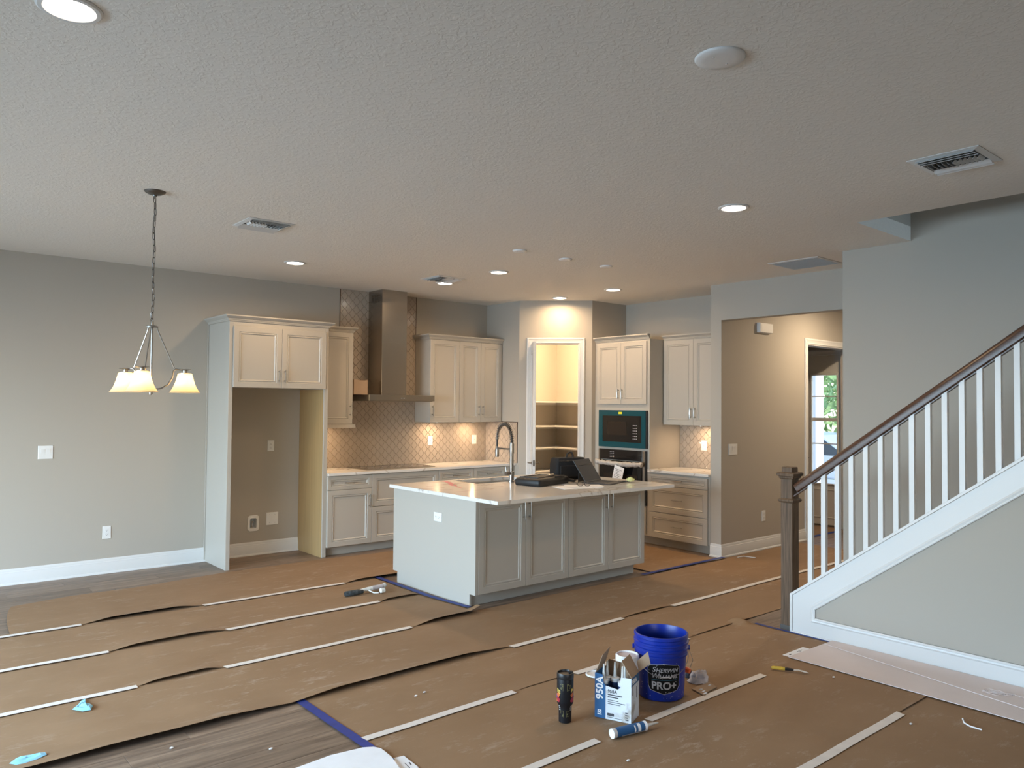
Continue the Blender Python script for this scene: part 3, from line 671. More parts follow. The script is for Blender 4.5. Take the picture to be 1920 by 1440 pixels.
# ------------------------------------------------------------------ backsplashes of lantern tiles
TW, TH = .1065, .104
def lantern(n=4, amp=.0040):
    q = []
    for k in range(4):
        a = [(0, TH / 2), (TW / 2, 0), (0, -TH / 2), (-TW / 2, 0)][k]; b = [(TW / 2, 0), (0, -TH / 2), (-TW / 2, 0), (0, TH / 2)][k]
        dx, dy = b[0] - a[0], b[1] - a[1]; L = math.hypot(dx, dy); nx, ny = -dy / L, dx / L
        sg = 1 if k in (0, 2) else -1
        for i in range(n):
            s = i / n; o = amp * math.sin(2 * math.pi * s) * sg
            q.append((a[0] + dx * s + nx * o, a[1] + dy * s + ny * o))
    return q
LAN = lantern()
def clip(poly, x0, x1, z0, z1):
    for ax, lim, sg in ((0, x0, 1), (0, x1, -1), (1, z0, 1), (1, z1, -1)):
        out = []
        for i in range(len(poly)):
            p, q = poly[i - 1], poly[i]; a, b = sg * (p[ax] - lim), sg * (q[ax] - lim)
            if (a >= 0) != (b >= 0): s = a / (a - b); out.append((p[0] + (q[0] - p[0]) * s, p[1] + (q[1] - p[1]) * s))
            if b >= 0: out.append(q)
        poly = out
        if not poly: return []
    return poly
def area2(p): return sum(p[i - 1][0] * p[i][1] - p[i][0] * p[i - 1][1] for i in range(len(p))) / 2
TILE = {}
def tile_mesh(poly):
    cx = sum(p[0] for p in poly) / len(poly); cz = sum(p[1] for p in poly) / len(poly)
    def ring(d, y):
        o = []
        for x, z in poly:
            r = math.hypot(x - cx, z - cz) or 1; k = max(0, (r - d)) / r; o.append((cx + (x - cx) * k, y, cz + (z - cz) * k))
        return o
    m = MB(); m.rings([ring(.0008, 0), ring(.0012, -.0055), ring(.0034, -.0075)])
    me = m.mesh('tile'); me.materials.append(MAT['tile']); return me
FULL = tile_mesh(LAN)
def backsplash(label, loc, rz, rects, zmap, holes=()):
    """rects: bounding (x0,x1,z0,z1); zmap(x,z)-> rect used for that tile centre or None"""
    t = thing('tile_backsplash', label, 'backsplash', loc, rz); m = MB()
    for r in rects: m.box(r[0], r[1], -.002, -.0003, r[2], r[3])
    m.build('grout_bed', 'grout', t)
    X0, X1 = min(r[0] for r in rects), max(r[1] for r in rects); Za, Zb = min(r[2] for r in rects), max(r[3] for r in rects)
    n = 0; cz0 = CT + .031; X0 = 0
    for j in range(-1, int((Zb - CT) / (TH / 2)) + 3):
        for i in range(-1, int((X1 - X0) / TW) + 2):
            x = X0 + .02 + i * TW + (TW / 2 if j % 2 else 0); z = cz0 + j * TH / 2
            r = zmap(x, z)
            if not r: continue
            if any(h[0] < x < h[1] and h[2] < z < h[3] for h in holes): continue
            pl_ = [(x + a, z + b) for a, b in LAN]; c = clip(pl_, *r)
            if len(c) < 3 or abs(area2(c)) < 2e-4: continue
            if abs(abs(area2(c)) - abs(area2(pl_))) < 1e-7: o = link('tile', FULL, t, (x, -.0015, z))
            else: o = link('tile', tile_mesh([(a - x, b - z) for a, b in c]), t, (x, -.0015, z))
            o.rotation_euler = (R(rg.uniform(-.5, .5)), 0, R(rg.uniform(-.5, .5))); n += 1
    return n
rb = (4.356 - RX1, 5.428 - RX1, 1.438, H - .002)
ra = (0, PX - RX1 - .004, CT + .001, 1.438)
n1 = backsplash('beige lantern-tile backsplash above the back counter', (RX1 + .001, D, 0), 0, [ra], lambda x, z: None if z >= 1.438 and rb[0] < x < rb[1] else ((rb[0], rb[1], ra[2], 1.6) if rb[0] + TW / 2 < x < rb[1] - TW / 2 else ra))
n2 = backsplash('beige lantern-tile wall panel rising behind the range hood to the ceiling', (RX1 + .001, D, 0), 0, [rb], lambda x, z: (rb[0], rb[1], 1.3, rb[3]) if z >= 1.438 else None, holes=[(4.78 - RX1, 5.05 - RX1, 1.84, 4), (4.50 - RX1, 5.36 - RX1, 1.735, 1.765)])
rc = (0, D - PY - .03, CT + .001, 1.45)
n3 = backsplash('small beige lantern-tile backsplash on the pantry side wall behind the faucet', (PX, D - .008, 0), R(-90), [rc], lambda x, z: rc)
MB().box(rc[1], rc[1] + .006, -.011, -.0005, CT + .001, 1.456).box(0, rc[1], -.011, -.0005, 1.45, 1.456).build('edge_trim', 'wood_rail', bpy.data.objects['tile_backsplash.002'])
rd = (0, w4 - .004, CT + .001, 1.450)
n4 = backsplash('beige lantern-tile backsplash on the right wall behind the drawer counter', (XR, 6.0375, 0), R(-90), [rd], lambda x, z: rd)
MB().box(rb[0] - .006, rb[0], -.011, -.0005, 2.5, H - .002).build('edge_trim', 'wood_rail', bpy.data.objects['tile_backsplash.001'])
MB().box(rb[1], rb[1] + .006, -.011, -.0005, 1.45, H - .002).build('edge_trim', 'wood_rail', bpy.data.objects['tile_backsplash.001'])
print('tiles', n1, n2, n3, n4)

# ------------------------------------------------------------------ island
IX0, IX1, IY0, IY1 = 3.898, 6.0435, 5.031, 6.305
pt = .019
t = thing('island_end_panel', 'tall pale island end panel facing the windows, with toe notches', 'panel', (IX0, IY0, 0))
MB().prism([(.075, 0), (IY1 - IY0 - .075, 0), (IY1 - IY0 - .075, Z0), (IY1 - IY0, Z0), (IY1 - IY0, .883), (0, .883), (0, Z0), (.075, Z0)], lambda a_, b_: (0, a_, b_), lambda a_, b_: (pt, a_, b_)).build('end_board', 'cabinet', t, bevel=.001, seg=1)
MB().box(pt, pt + .014, -.0, .02, Z0, .883).build('corner_stile', 'cabinet', t)
ib = [IX0 + pt + .0145, 4.976, IX1]
for i in range(2):
    wdt = ib[i + 1] - ib[i] - .001; hf = wdt / 2
    cabinet('island_cabinet', ['two-door island cabinet next to the tall end panel', 'two-door island cabinet under the counter end towards the drawers'][i], (ib[i], IY0 + .02, 0), 0, wdt, .58, Z0, .883,
            [('door', G, hf - .0015, Z0 + .002, .868, (hf - .034, .765, True)), ('door', hf + .0015, wdt - G, Z0 + .002, .868, (hf + .034, .765, True))], toe=False, L=.16)
t = thing('island_plinth', 'recessed pale toe-kick plinth under the island', 'plinth', (ib[0], IY0 + .095, 0))
MB().box(0, IX1 - ib[0] - .055, 0, IY1 - IY0 - .19, 0, Z0 - .001).build('plinth_box', 'cabinet', t)
t = thing('sink_cabinet', 'island sink cabinet on the cooktop side', 'cabinet', (ib[0], IY0 + .603, 0))
MB().box(0, IX1 - ib[0] - .001, 0, .02, Z0, .883).box(0, .02, .02, .64, Z0, .883).box(IX1 - ib[0] - .021, IX1 - ib[0] - .001, .02, .64, Z0, .883).box(.02, IX1 - ib[0] - .021, .62, .64, Z0, .883).box(.02, IX1 - ib[0] - .021, .02, .62, Z0, Z0 + .02).build('carcass', 'cabinet', t)
SX0, SX1, SY0, SY1 = 4.578, 5.30, 5.885, 6.27
CX0, CX1, CY0, CY1 = 3.870, 6.1127, 4.715, 6.342
m = MB()
for b in ((CX0, SX0, CY0, CY1), (SX1, CX1, CY0, CY1), (SX0, SX1, CY0, SY0), (SX0, SX1, SY1, CY1)): m.box(*b, .884, CT)
me = m.mesh('island_countertop')
me.materials.append(MAT['quartz'])
tag(link('island_countertop', me, None), 'large white veined quartz island countertop with a sink cutout', 'countertop')
sk = thing('undermount_sink', 'steel undermount sink basin set in the island counter', 'sink', ((SX0 + SX1) / 2, (SY0 + SY1) / 2, .884))
sx, sy = (SX1 - SX0) / 2, (SY1 - SY0) / 2
def lp(i, z): return [(-sx - i, -sy - i, z), (sx + i, -sy - i, z), (sx + i, sy + i, z), (-sx - i, sy + i, z)]
MB().rings([lp(.02, -.0005), lp(.004, -.0005), lp(.002, -.21), lp(.0, -.222), lp(.012, -.224), lp(.02, -.002)], fill=False).add(lp(.0, -.222), [(0, 1, 2, 3)]).build('basin', 'steel', sk)
MB().lathe([(.001, -.2205), (.04, -.2205), (.042, -.2195), (.03, -.221)], 20).build('drain', 'chrome', sk, smooth=40)
# faucet with spring neck
fc = thing('kitchen_faucet', 'stainless pull-down faucet with a coiled spring neck', 'faucet', (4.965, 5.835, CT))
MB().lathe([(.001, 0), (.032, 0), (.032, .012), (.026, .016), (.026, .10), (.020, .105), (.020, .30), (.001, .30)], 20).build('body', 'faucet_steel', fc, smooth=35)
MB().tube([(0, 0, .29), (0, 0, .385)], .0235, 16).build('collar', 'faucet_steel', fc)
arc = [(0, 0, .38)]; 
for i in range(0, 25):
    a_ = math.pi * i / 24; arc.append((0, .115 - .115 * math.cos(a_), .43 + .145 * math.sin(a_)))
arc += [(0, .23, .41), (0, .23, .36), (0, .23, .335)]
MB().tube(arc, .009, 10).build('hose', 'black_plastic', fc, smooth=60)
L_ = [Vector(p) for p in arc]; acc = [0]
for i in range(1, len(L_)): acc.append(acc[-1] + (L_[i] - L_[i - 1]).length)
def along(s):
    for i in range(1, len(acc)):
        if s <= acc[i]: k = (s - acc[i - 1]) / (acc[i] - acc[i - 1]); return L_[i - 1].lerp(L_[i], k), (L_[i] - L_[i - 1]).normalized()
    return L_[-1], (L_[-1] - L_[-2]).normalized()
sp = []; S1 = acc[-1] - .075; turns = 27
for i in range(turns * 10 + 1):
    p, tg = along(.0 + S1 * i / (turns * 10)); u = Vector((1, 0, 0)); v = tg.cross(u); a_ = 2 * math.pi * i / 10
    sp.append(p + (u * math.cos(a_) + v * math.sin(a_)) * .0185)
MB().tube(sp, .0036, 5).build('spring', 'nickel_dark', fc, smooth=60)
MB().lathe([(.001, .235), (.019, .235), (.0205, .25), (.0205, .315), (.016, .33), (.011, .345), (.001, .345)], 18, (0, .23, 0)).build('spray_head', 'faucet_steel', fc, smooth=35)
MB().box(-.008, .008, .015, .225, .316, .332).build('docking_arm', 'faucet_steel', fc, bevel=.002)
MB().tube([(-.02, 0, .085), (-.075, 0, .085)], .019, 14).tube([(-.066, 0, .085), (-.062, .012, .15)], [.006, .005], 8).build('lever', 'faucet_steel', fc)

# ================================================================== STAIRCASE
st = thing('staircase', 'white-sided staircase with dark wood newel, handrail and white square balusters', 'staircase', (0, 0, 0))
SL = .731; SY = 3.030; SZ = .279
def capz(y): return SZ + SL * (SY - y)
YE = SY - (H - SZ) / SL + .012
MB().prism([(SY - .001, 0), (SY - .001, SZ - .002), (YE, H - .012), (WY0 + .01, H - .012), (WY0 + .01, 0)], lambda a, b: (XS0 + .005, a, b), lambda a, b: (XS0 + .115, a, b)).build('knee_wall', 'wall_paint', st)
IN = [(2.850, .144), (2.850, .205)]
YEI = 2.850 - (H - .04 - .205) / SL
MB().prism([(SY, 0), (SY, SZ), (YE, H - .012), (YEI, H - .04), IN[1], IN[0], (WY0 + .01, .144), (WY0 + .01, 0)], lambda a, b: (XS0, a, b), lambda a, b: (XS0 + .016, a, b)).build('skirt_board', 'trim_white', st)
MB().sweep([(WY0 + .01, .144), IN[0], IN[1], (YEI, H - .04)], [(0, .016), (0, -.004), (.006, -.008), (.012, -.008), (.016, -.003), (.026, -.006), (.034, -.002), (.040, 0.002), (.040, .016)], lambda a, b, h: (XS0 + h, a, b)).build('skirt_moulding', 'trim_white', st, smooth=25)
MB().box(XS0 - .013, XS0, WY0 + .01, SY + .004, 0, .016).build('shoe_moulding', 'trim_white', st, bevel=.006)
MB().sweep([(SY, 0), (SY, SZ), (YE, H - .012)], [(0, 0), (.018, 0), (.018, .138), (0, .138)], lambda a, b, h: (XS0 - .010 + h, a, b)).build('cap_board', 'trim_white', st, bevel=.002)
# newel
nx0, nx1, ny0, ny1 = 5.377, 5.475, 3.049, 3.143
nc = ((nx0 + nx1) / 2, (ny0 + ny1) / 2); hw = (nx1 - nx0) / 2; hy = (ny1 - ny0) / 2
nw = MB().box(nx0, nx1, ny0, ny1, 0, 1.15).build('newel_post', 'wood_newel', st, bevel=.003)
def sq(i, z): return [(nx0 - i, ny0 - i, z), (nx1 + i, ny0 - i, z), (nx1 + i, ny1 + i, z), (nx0 - i, ny1 + i, z)]
MB().rings([sq(0, .955), sq(.008, .960), sq(.016, .970), sq(.016, .978), sq(.006, .988), sq(0, .99)]).build('newel_collar', 'wood_newel', nw)
MB().rings([sq(0, 1.135), sq(.010, 1.142), sq(.012, 1.155), sq(.022, 1.160), sq(.024, 1.178), sq(.016, 1.186), sq(-.006, 1.188), sq(-.006, 1.222), sq(-.009, 1.226)]).build('newel_cap', 'wood_newel', nw)
MB().box(nx0 - .003, nx1 + .003, ny0 - .003, ny1 + .003, 0, .035).build('base_bracket', 'nickel_dark', nw)
# handrail
RS = .7255
def railz(y): return 1.117 + RS * (3.023 - y)
RX = XS0 + .058; k_ = math.cos(math.atan(RS))
YR = -.42
MB().sweep([(3.047, railz(3.047)), (YR, railz(YR))], [(-.070, -.020), (-.062, -.030), (-.030, -.033), (-.010, -.026), (0, -.012), (0, .012), (-.010, .026), (-.030, .033), (-.062, .030), (-.070, .020)], lambda a, b, h: (RX + h, a, b)).build('handrail', 'wood_rail', st, smooth=40)
bw = .033; yL = 2.932; prev = 3.047
while yL > -.35:
    y1, y0 = yL, yL - bw; x0, x1 = RX - bw / 2, RX + bw / 2
    def zt(y): return railz(y) - .086
    def zb(y): return capz(y) + .021
    MB().add([(x0, y0, zb(y0)), (x1, y0, zb(y0)), (x1, y1, zb(y1)), (x0, y1, zb(y1)), (x0, y0, zt(y0)), (x1, y0, zt(y0)), (x1, y1, zt(y1)), (x0, y1, zt(y1))],
             [(3, 2, 1, 0), (4, 5, 6, 7), (0, 1, 5, 4), (1, 2, 6, 5), (2, 3, 7, 6), (3, 0, 4, 7)]).build('baluster', 'trim_white', st)
    if prev - y1 > .02:
        p = MB(); q0, q1 = y1 + .0005, prev - .0005
        p.add([(x0, q0, zt(q0) - .010), (x1, q0, zt(q0) - .010), (x1, q1, zt(q1) - .010), (x0, q1, zt(q1) - .010), (x0, q0, zt(q0) + .002), (x1, q0, zt(q0) + .002), (x1, q1, zt(q1) + .002), (x0, q1, zt(q1) + .002)],
              [(3, 2, 1, 0), (4, 5, 6, 7), (0, 1, 5, 4), (1, 2, 6, 5), (2, 3, 7, 6), (3, 0, 4, 7)]).build('rail_fillet', 'wood_rail', st)
    prev = y0; yL -= .1035
for k in range(15):
    ya = 2.96 - .26 * k
    MB().box(XS0 + .130, XS1 - .001, ya - .26, ya + .02, .19 * (k + 1) - .03, .19 * (k + 1)).build('tread', 'wood_newel', st, bevel=.006)
    MB().box(XS0 + .130, XS1 - .001, ya - .02, ya, .19 * k, .19 * (k + 1) - .03).build('riser', 'trim_white', st)

# ================================================================== CEILING FITTINGS
def can_light():
    t = thing('recessed_light', 'round recessed ceiling downlight, lit warm white', 'ceiling light', (0, 0, H), 0, 'recessed ceiling downlights')
    MB().lathe([(.082, -.001), (.105, -.001), (.105, -.004), (.098, -.009), (.084, -.010), (.076, -.004)], 36, closed=True).build('trim_ring', 'trim_white', t, smooth=30)
    MB().lathe([(.0005, -.0065), (.078, -.005), (.078, -.001), (.0005, -.001)], 36).build('lens', 'lamp_lens', t)
    l = area('lamp', (0, 0, -.014), (0, 0, -1), .15, .15, CAN_W, WARM, 'DISK', R(165)); l.parent = t
    return t
cans = [(.526, 3.02), (3.216, 7.075), (5.02, 7.095), (5.01, 6.117), (6.79, 7.055), (6.76, 6.117), (4.555, 3.015)]
c0 = can_light()
for i, (x, y) in enumerate(cans):
    o = c0 if i == 0 else copy_tree(c0)
    o.location = (x, y, H)
    o['label'] = 'lit round recessed downlight ' + ['in the ceiling corner before the dining pendant', 'over the refrigerator recess', 'in front of the range hood', 'over the sink side of the island', 'right above the pantry doorway', 'in front of the oven cabinet', 'near the staircase and return grille'][i]
def cover(r, label, loc, group=None):
    t = thing('blank_cover', label, 'ceiling cover', loc, 0, group)
    MB().lathe([(r, -.0005), (r, -.004), (r * .93, -.010), (r * .6, -.0125), (.0005, -.013)], 40).build('cover_plate', 'plastic_white', t, smooth=50)
    for s in (-1, 1): MB().lathe([(.0005, -.0150), (.004, -.0145), (.004, -.011)], 10, (s * r * .45, 0, 0)).build('screw', 'trim_white', t)
    return t
cover(.098, 'large round white blank cover plate alone on the living room ceiling', (2.545, 1.747, H))
for x, y, w_ in ((4.443, 5.135, 'end one on the window side'), (5.019, 5.140, 'middle one of three'), (5.570, 5.135, 'end one towards the hall')): cover(.064, 'small round white blank cover plate over the island, ' + w_, (x, y, H), 'pendant cover plates over the island')
def boot(t, i, k):
    """sheet-metal duct boot rising above the ceiling opening"""
    e = .0015; b = MB()
    for r in ((-i, -i + e, -k, k), (i - e, i, -k, k), (-i + e, i - e, -k, -k + e), (-i + e, i - e, k - e, k)): b.box(*r, .0005, .40)
    b.box(-i, i, -k, k, .40, .402).build('duct', 'duct_metal', t)
def register(label, x0, x1, y0, y1, swap=False):
    """square three-way supply register: long curved blades and a row of short fins"""
    t = thing('ceiling_register', label, 'ceiling vent', ((x0 + x1) / 2, (y0 + y1) / 2, H), R(90) if swap else 0)
    a = (x1 - x0) / 2
    MB().sweep([(-a, -a), (-a, a), (a, a), (a, -a)], [(0, -.0005), (0, -.004), (.030, -.010), (.034, -.010), (.034, -.0005)], lambda p, q, h: (p, q, h), closed=True).build('frame', 'vent_white', t)
    i = a - .034
    boot(t, i, i)
    def blade(p0, p1, lean, wd, nm):
        d = (Vector(p1) - Vector(p0)).normalized(); n = Vector((d.y, -d.x)) * lean
        pr = [(0, -.003), (wd * .35, -.010), (wd * .75, -.018), (wd, -.021), (wd + .001, -.0195), (wd * .75, -.0165), (wd * .35, -.0085), (.001, -.0015)]
        MB().add([(p0[0] + n.x * l, p0[1] + n.y * l, h) for l, h in pr] + [(p1[0] + n.x * l, p1[1] + n.y * l, h) for l, h in pr],
                 [tuple(range(8)), tuple(range(15, 7, -1))] + [(j, (j + 1) % 8, 8 + (j + 1) % 8, 8 + j) for j in range(8)]).build(nm, 'vent_white', t, smooth=40)
    for k in range(3): blade((-i, i - .012 - .036 * k), (i, i - .012 - .036 * k), -1, .028, 'long_blade')
    for k in range(2): blade((-i, -i + .012 + .034 * k), (i, -i + .012 + .034 * k), 1, .028, 'long_blade')
    nf = 12
    for k in range(nf):
        x = -i + (k + .5) * 2 * i / nf; blade((x, -i + .085), (x, i - .125), 1 if k < nf / 2 else -1, .014, 'fin')
register('white ceiling register near the dining pendant', 2.165, 2.525, 5.560, 5.900)
register('white ceiling register over the cooktop aisle', 4.655, 5.005, 6.69, 7.04, True)
register('large white ceiling register near the staircase', 4.398, 4.760, 1.445, 1.807, True)
t = thing('return_grille', 'dark louvred return air grille in the ceiling by the hall', 'ceiling vent', (6.825, 3.735, H))
gx, gy = .237, .252
MB().sweep([(-gx, -gy), (-gx, gy), (gx, gy), (gx, -gy)], [(0, -.0005), (0, -.005), (.020, -.009), (.024, -.009), (.024, -.0005)], lambda p, q, h: (p, q, h), closed=True).build('frame', 'vent_white', t)
boot(t, gx - .024, gy - .024)
for k in range(22):
    x = -gx + .030 + k * (2 * gx - .06) / 21
    MB().add([(x + .009, -gy + .024, -.001), (x - .004, -gy + .024, -.010), (x - .005, -gy + .024, -.009), (x + .008, -gy + .024, 0), (x + .009, gy - .024, -.001), (x - .004, gy - .024, -.010), (x - .005, gy - .024, -.009), (x + .008, gy - .024, 0)],
             [(0, 1, 2, 3), (7, 6, 5, 4), (0, 4, 5, 1), (1, 5, 6, 2), (2, 6, 7, 3), (3, 7, 4, 0)]).build('louvre', 'vent_white', t)

# ------------------------------------------------------------------ chandelier
ch = thing('chandelier', 'brushed nickel three-light chandelier with frosted bell shades on a chain', 'chandelier', (1.437, 5.303, 0))
MB().lathe([(.0005, -.034), (.012, -.034), (.014, -.026), (.040, -.020), (.062, -.008), (.066, 0)], 32, (0, 0, H)).build('ceiling_canopy', 'nickel_dark', ch, smooth=40)
MB().tube([(0, 0, H - .034), (0, 0, H - .05)], .006, 8).build('canopy_loop', 'nickel', ch)
def oval(r0, hh, wr):
    pts = []
    for i in range(16):
        a = 2 * math.pi * i / 16; c, s = math.cos(a), math.sin(a)
        pts.append((r0 * c, 0, (hh - r0) * (1 if s > 0 else -1) * (1 if abs(s) > 1e-6 else 0) + r0 * s))
    return MB().tube(pts, wr, 5, closed=True)
lm = oval(.0085, .022, .0022).mesh('chain_link', 60); lm.materials.append(MAT['nickel_dark'])
ztop, zbot = H - .055, 2.20; n = int((ztop - zbot) / .0385)
for i in range(n + 1):
    z = ztop - (ztop - zbot) * i / n
    link('chain_link', lm, ch, (.003 * math.sin(i * .9), .002 * math.cos(i * 1.3), z), (0, .05 * math.sin(i * 2.1), R(25) + (R(90) if i % 2 else 0)))
wirep = [(.004 * math.sin(k * 1.1), .004 * math.cos(k * .9), H - .04 - (H - 2.21) * k / 20) for k in range(20)]
MB().tube(wirep, .0018, 5).build('cord', 'nickel_dark', ch)
MB().lathe([(.0005, 2.160), (.034, 2.162), (.036, 2.170), (.030, 2.176), (.010, 2.178), (.008, 2.205), (.0005, 2.207)], 24).build('hub', 'nickel', ch, smooth=40)
MB().tube([(0, 0, 2.165), (0, 0, 1.775)], .006, 8).lathe([(.0005, 1.724), (.010, 1.728), (.011, 1.742), (.022, 1.752), (.024, 1.764), (.012, 1.776), (.0005, 1.778)], 18).build('centre_rod', 'nickel', ch, smooth=40)
er = Vector((math.cos(YAW), -math.sin(YAW), 0)); ea = Vector((math.sin(YAW), math.cos(YAW), 0))
for a in (41, 161, 281):
    u = er * math.cos(R(a)) + ea * math.sin(R(a)); r_ = .212
    def q(r, z): return (u.x * r, u.y * r, z)
    arm = MB().tube([q(.012, 1.762), q(.06, 1.768), q(.105, 1.795), q(.130, 1.84), q(.137, 1.884), q(.150, 1.897), q(r_ + .005, 1.894)], .0052, 8)
    arm.tube([q(.030, 2.165), q(.034, 2.148), q(.142, 1.905)], .0038, 6)
    ao = arm.build('arm', 'nickel', ch, smooth=50)
    c = q(r_, 0)
    MB().lathe([(.0005, 1.902), (.040, 1.899), (.041, 1.896), (.014, 1.890), (.014, 1.876), (.034, 1.874), (.034, 1.869), (.0005, 1.869)], 20, c).build('shade_holder', 'nickel', ao, smooth=40)
    outer = [(.036, 1.872), (.044, 1.868), (.050, 1.845), (.058, 1.815), (.071, 1.780), (.088, 1.752), (.098, 1.742)]
    inner_ = [(.095, 1.7415), (.085, 1.753), (.068, 1.781), (.055, 1.815), (.047, 1.845), (.041, 1.865), (.036, 1.868)]
    sh = MB().lathe(outer + inner_, 28, c, closed=True).build('bell_shade', 'shade_glass', ch, smooth=60)
    MB().lathe([(.0005, 1.765), (.018, 1.770), (.028, 1.790), (.027, 1.81), (.014, 1.845), (.012, 1.868), (.0005, 1.868)], 16, c).build('bulb', 'bulb', sh, smooth=60)
    pl_ = bpy.data.lights.new('bulb_light', 'POINT'); pl_.energy = CHAND_W; pl_.color = (1, .74, .45); pl_.shadow_soft_size = .008
    po = bpy.data.objects.new('bulb_light', pl_); COL.objects.link(po); po.location = (c[0], c[1], 1.752); po.parent = ch

# ------------------------------------------------------------------ puck lights under the wall cabinets
for loc, lab in (((4.04, D - .19, 1.438), 'beside the refrigerator recess'), ((5.66, D - .19, 1.4515), 'under the single-door wall cabinet'), ((6.23, D - .19, 1.4515), 'under the corner wall cabinet'), ((XR - .19, 5.58, 1.4515), 'under the right wall cabinet')):
    t = thing('puck_light', 'small warm puck light ' + lab, 'under-cabinet light', loc)
    MB().lathe([(.034, -.0005), (.034, -.012), (.028, -.013), (.026, -.0005)], 24, closed=True).build('housing', 'nickel', t)
    MB().lathe([(.0005, -.010), (.026, -.010), (.026, -.006), (.0005, -.006)], 24).build('lens', 'puck_lens', t)
    l = area('lamp', (0, 0, -.015), (0, 0, -1), .04, .04, PUCK_W, (1, .70, .42), 'DISK'); l.parent = t

# ------------------------------------------------------------------ outlets, switches, boxes on the walls (local: x right, y out of the wall is -y)
def plate(t, w_, h_, th=.006): MB().rings([[(x * (w_ / 2 - i), y, z * (h_ / 2 - i)) for x, z in ((-1, -1), (1, -1), (1, 1), (-1, 1))] for i, y in ((0, -.0005), (0, -th + .002), (.003, -th))]).build('plate', 'plastic_white', t)
def receptacle(t, x, z, rot=False):
    f = MB().box(x - .016, x + .016, -.0078, -.0055, z - .013, z + .013).build('receptacle', 'plastic_white', t, bevel=.003)
    m = MB().box(x - .008, x - .0055, -.0083, -.0070, z - .002, z + .008).box(x + .0055, x + .008, -.0083, -.0070, z - .002, z + .006).box(x - .002, x + .002, -.0083, -.0070, z - .010, z - .005)
    m.build('slots', 'slot_dark', f)
def outlet(label, loc, rz, gfci=False):
    t = thing('wall_outlet', label, 'outlet', loc, rz); plate(t, .076, .122)
    if gfci:
        MB().box(-.017, .017, -.0085, -.0055, -.034, .034).build('face', 'plastic_white', t, bevel=.001, seg=1)
        receptacle(t, 0, .021); receptacle(t, 0, -.021)
        for z in (-.005, .005): MB().box(-.008, .008, -.0095, -.008, z - .003, z + .003).build('button', 'label_grey', t)
    else: receptacle(t, 0, .020); receptacle(t, 0, -.020)
    return t
def switch(label, loc, rz, n_, dim=()):
    t = thing('light_switch', label, 'switch', loc, rz); w_ = .076 + .046 * (n_ - 1); plate(t, w_, .125)
    for k in range(n_):
        x = (k - (n_ - 1) / 2) * .046
        MB().add([(x - .0165, -.0060, -.033), (x + .0165, -.0060, -.033), (x + .0165, -.0075, 0), (x - .0165, -.0075, 0), (x + .0165, -.0105, .033), (x - .0165, -.0105, .033), (x - .0165, -.005, -.033), (x + .0165, -.005, -.033), (x + .0165, -.005, .033), (x - .0165, -.005, .033)],
                 [(0, 1, 2, 3), (3, 2, 4, 5), (5, 4, 8, 9), (0, 6, 7, 1), (1, 7, 8, 4, 2), (0, 3, 5, 9, 6)]).build('rocker', 'plastic_white', t)
switch('white two-gang rocker switch plate on the bare wall left of the refrigerator recess', (1.339, D, 1.198), 0, 2)
outlet('white duplex outlet low on the bare wall left of the refrigerator recess', (1.875, D, .398), 0)
outlet('white duplex outlet inside the refrigerator recess', (3.525, D, 1.20), 0)
t = thing('blank_wall_plate', 'square white blank wall plate low inside the refrigerator recess', 'wall plate', (3.555, D, .384)); plate(t, .138, .140)
for sx_ in (-.03, .03):
    for sz_ in (-.045, .045): MB().tube([(sx_, -.005, sz_), (sx_, -.0072, sz_)], .0035, 8).build('screw', 'label_grey', t)
t = thing('water_outlet_box', 'white recessed ice-maker valve box low inside the refrigerator recess', 'outlet box', (3.339, D, .350))
def rr_(w_, h_, r, y, n=5): return [(sx_ * (w_ / 2 - r) + r * math.cos(a), y, sz_ * (h_ / 2 - r) + r * math.sin(a)) for sx_, sz_, a0 in ((1, 1, 0), (-1, 1, 90), (-1, -1, 180), (1, -1, 270)) for a in [R(a0 + 90 * i / n) for i in range(n + 1)]]
MB().rings([rr_(.130, .176, .035, -.0005), rr_(.130, .176, .035, -.006), rr_(.124, .170, .032, -.009), rr_(.078, .112, .018, -.009), rr_(.074, .108, .016, -.002)], fill=False).build('flange', 'plastic_white', t, smooth=40)
MB().box(-.038, .038, .085, .087, -.055, .055).box(-.038, -.0365, 0, .085, -.055, .055).box(.0365, .038, 0, .085, -.055, .055).box(-.0365, .0365, 0, .085, -.055, -.0535).box(-.0365, .0365, 0, .085, .0535, .055).build('cavity', 'plastic_white', t)
MB().tube([(0, .04, -.0535), (0, .04, .02)], .010, 10).tube([(-.018, .02, .012), (.018, .02, .012)], .006, 8).tube([(0, .04, .015), (0, .012, .012)], .010, 10).build('valve', 'chrome', t)
outlet('white outlet in the tile backsplash beside the cooktop', (5.669, D - .0105, 1.206), 0, True)
outlet('white outlet in the tile backsplash near the pantry corner', (6.391, D - .0105, 1.206), 0, True)
outlet('white outlet in the tile backsplash on the right wall', (XR - .0105, 5.668, 1.20), R(-90), True)
t = thing('wall_outlet', 'white square outlet on the island end panel', 'outlet', (IX0, 5.572, .690), R(-90)); plate(t, .122, .078)
receptacle(t, -.022, 0); receptacle(t, .022, 0)
switch('white three-gang rocker switch plate on the hall wall', (7.567, YH, 1.197), 0, 3)
outlet('white duplex outlet low on the hall wall', (8.20, YH, .391), 0)
t = thing('door_chime', 'white plastic door chime box high on the hall wall', 'door chime', (8.20, YH, 2.62))
MB().rings([[(x * w_ , y, z * h_) for x, z in ((-1, -1), (0, -1.04), (1, -1), (1.03, 0), (1, 1), (0, 1.04), (-1, 1), (-1.03, 0))] for w_, h_, y in ((.140, .058, -.0005), (.140, .058, -.035), (.132, .052, -.046))]).build('cover', 'plastic_white', t, smooth=40)
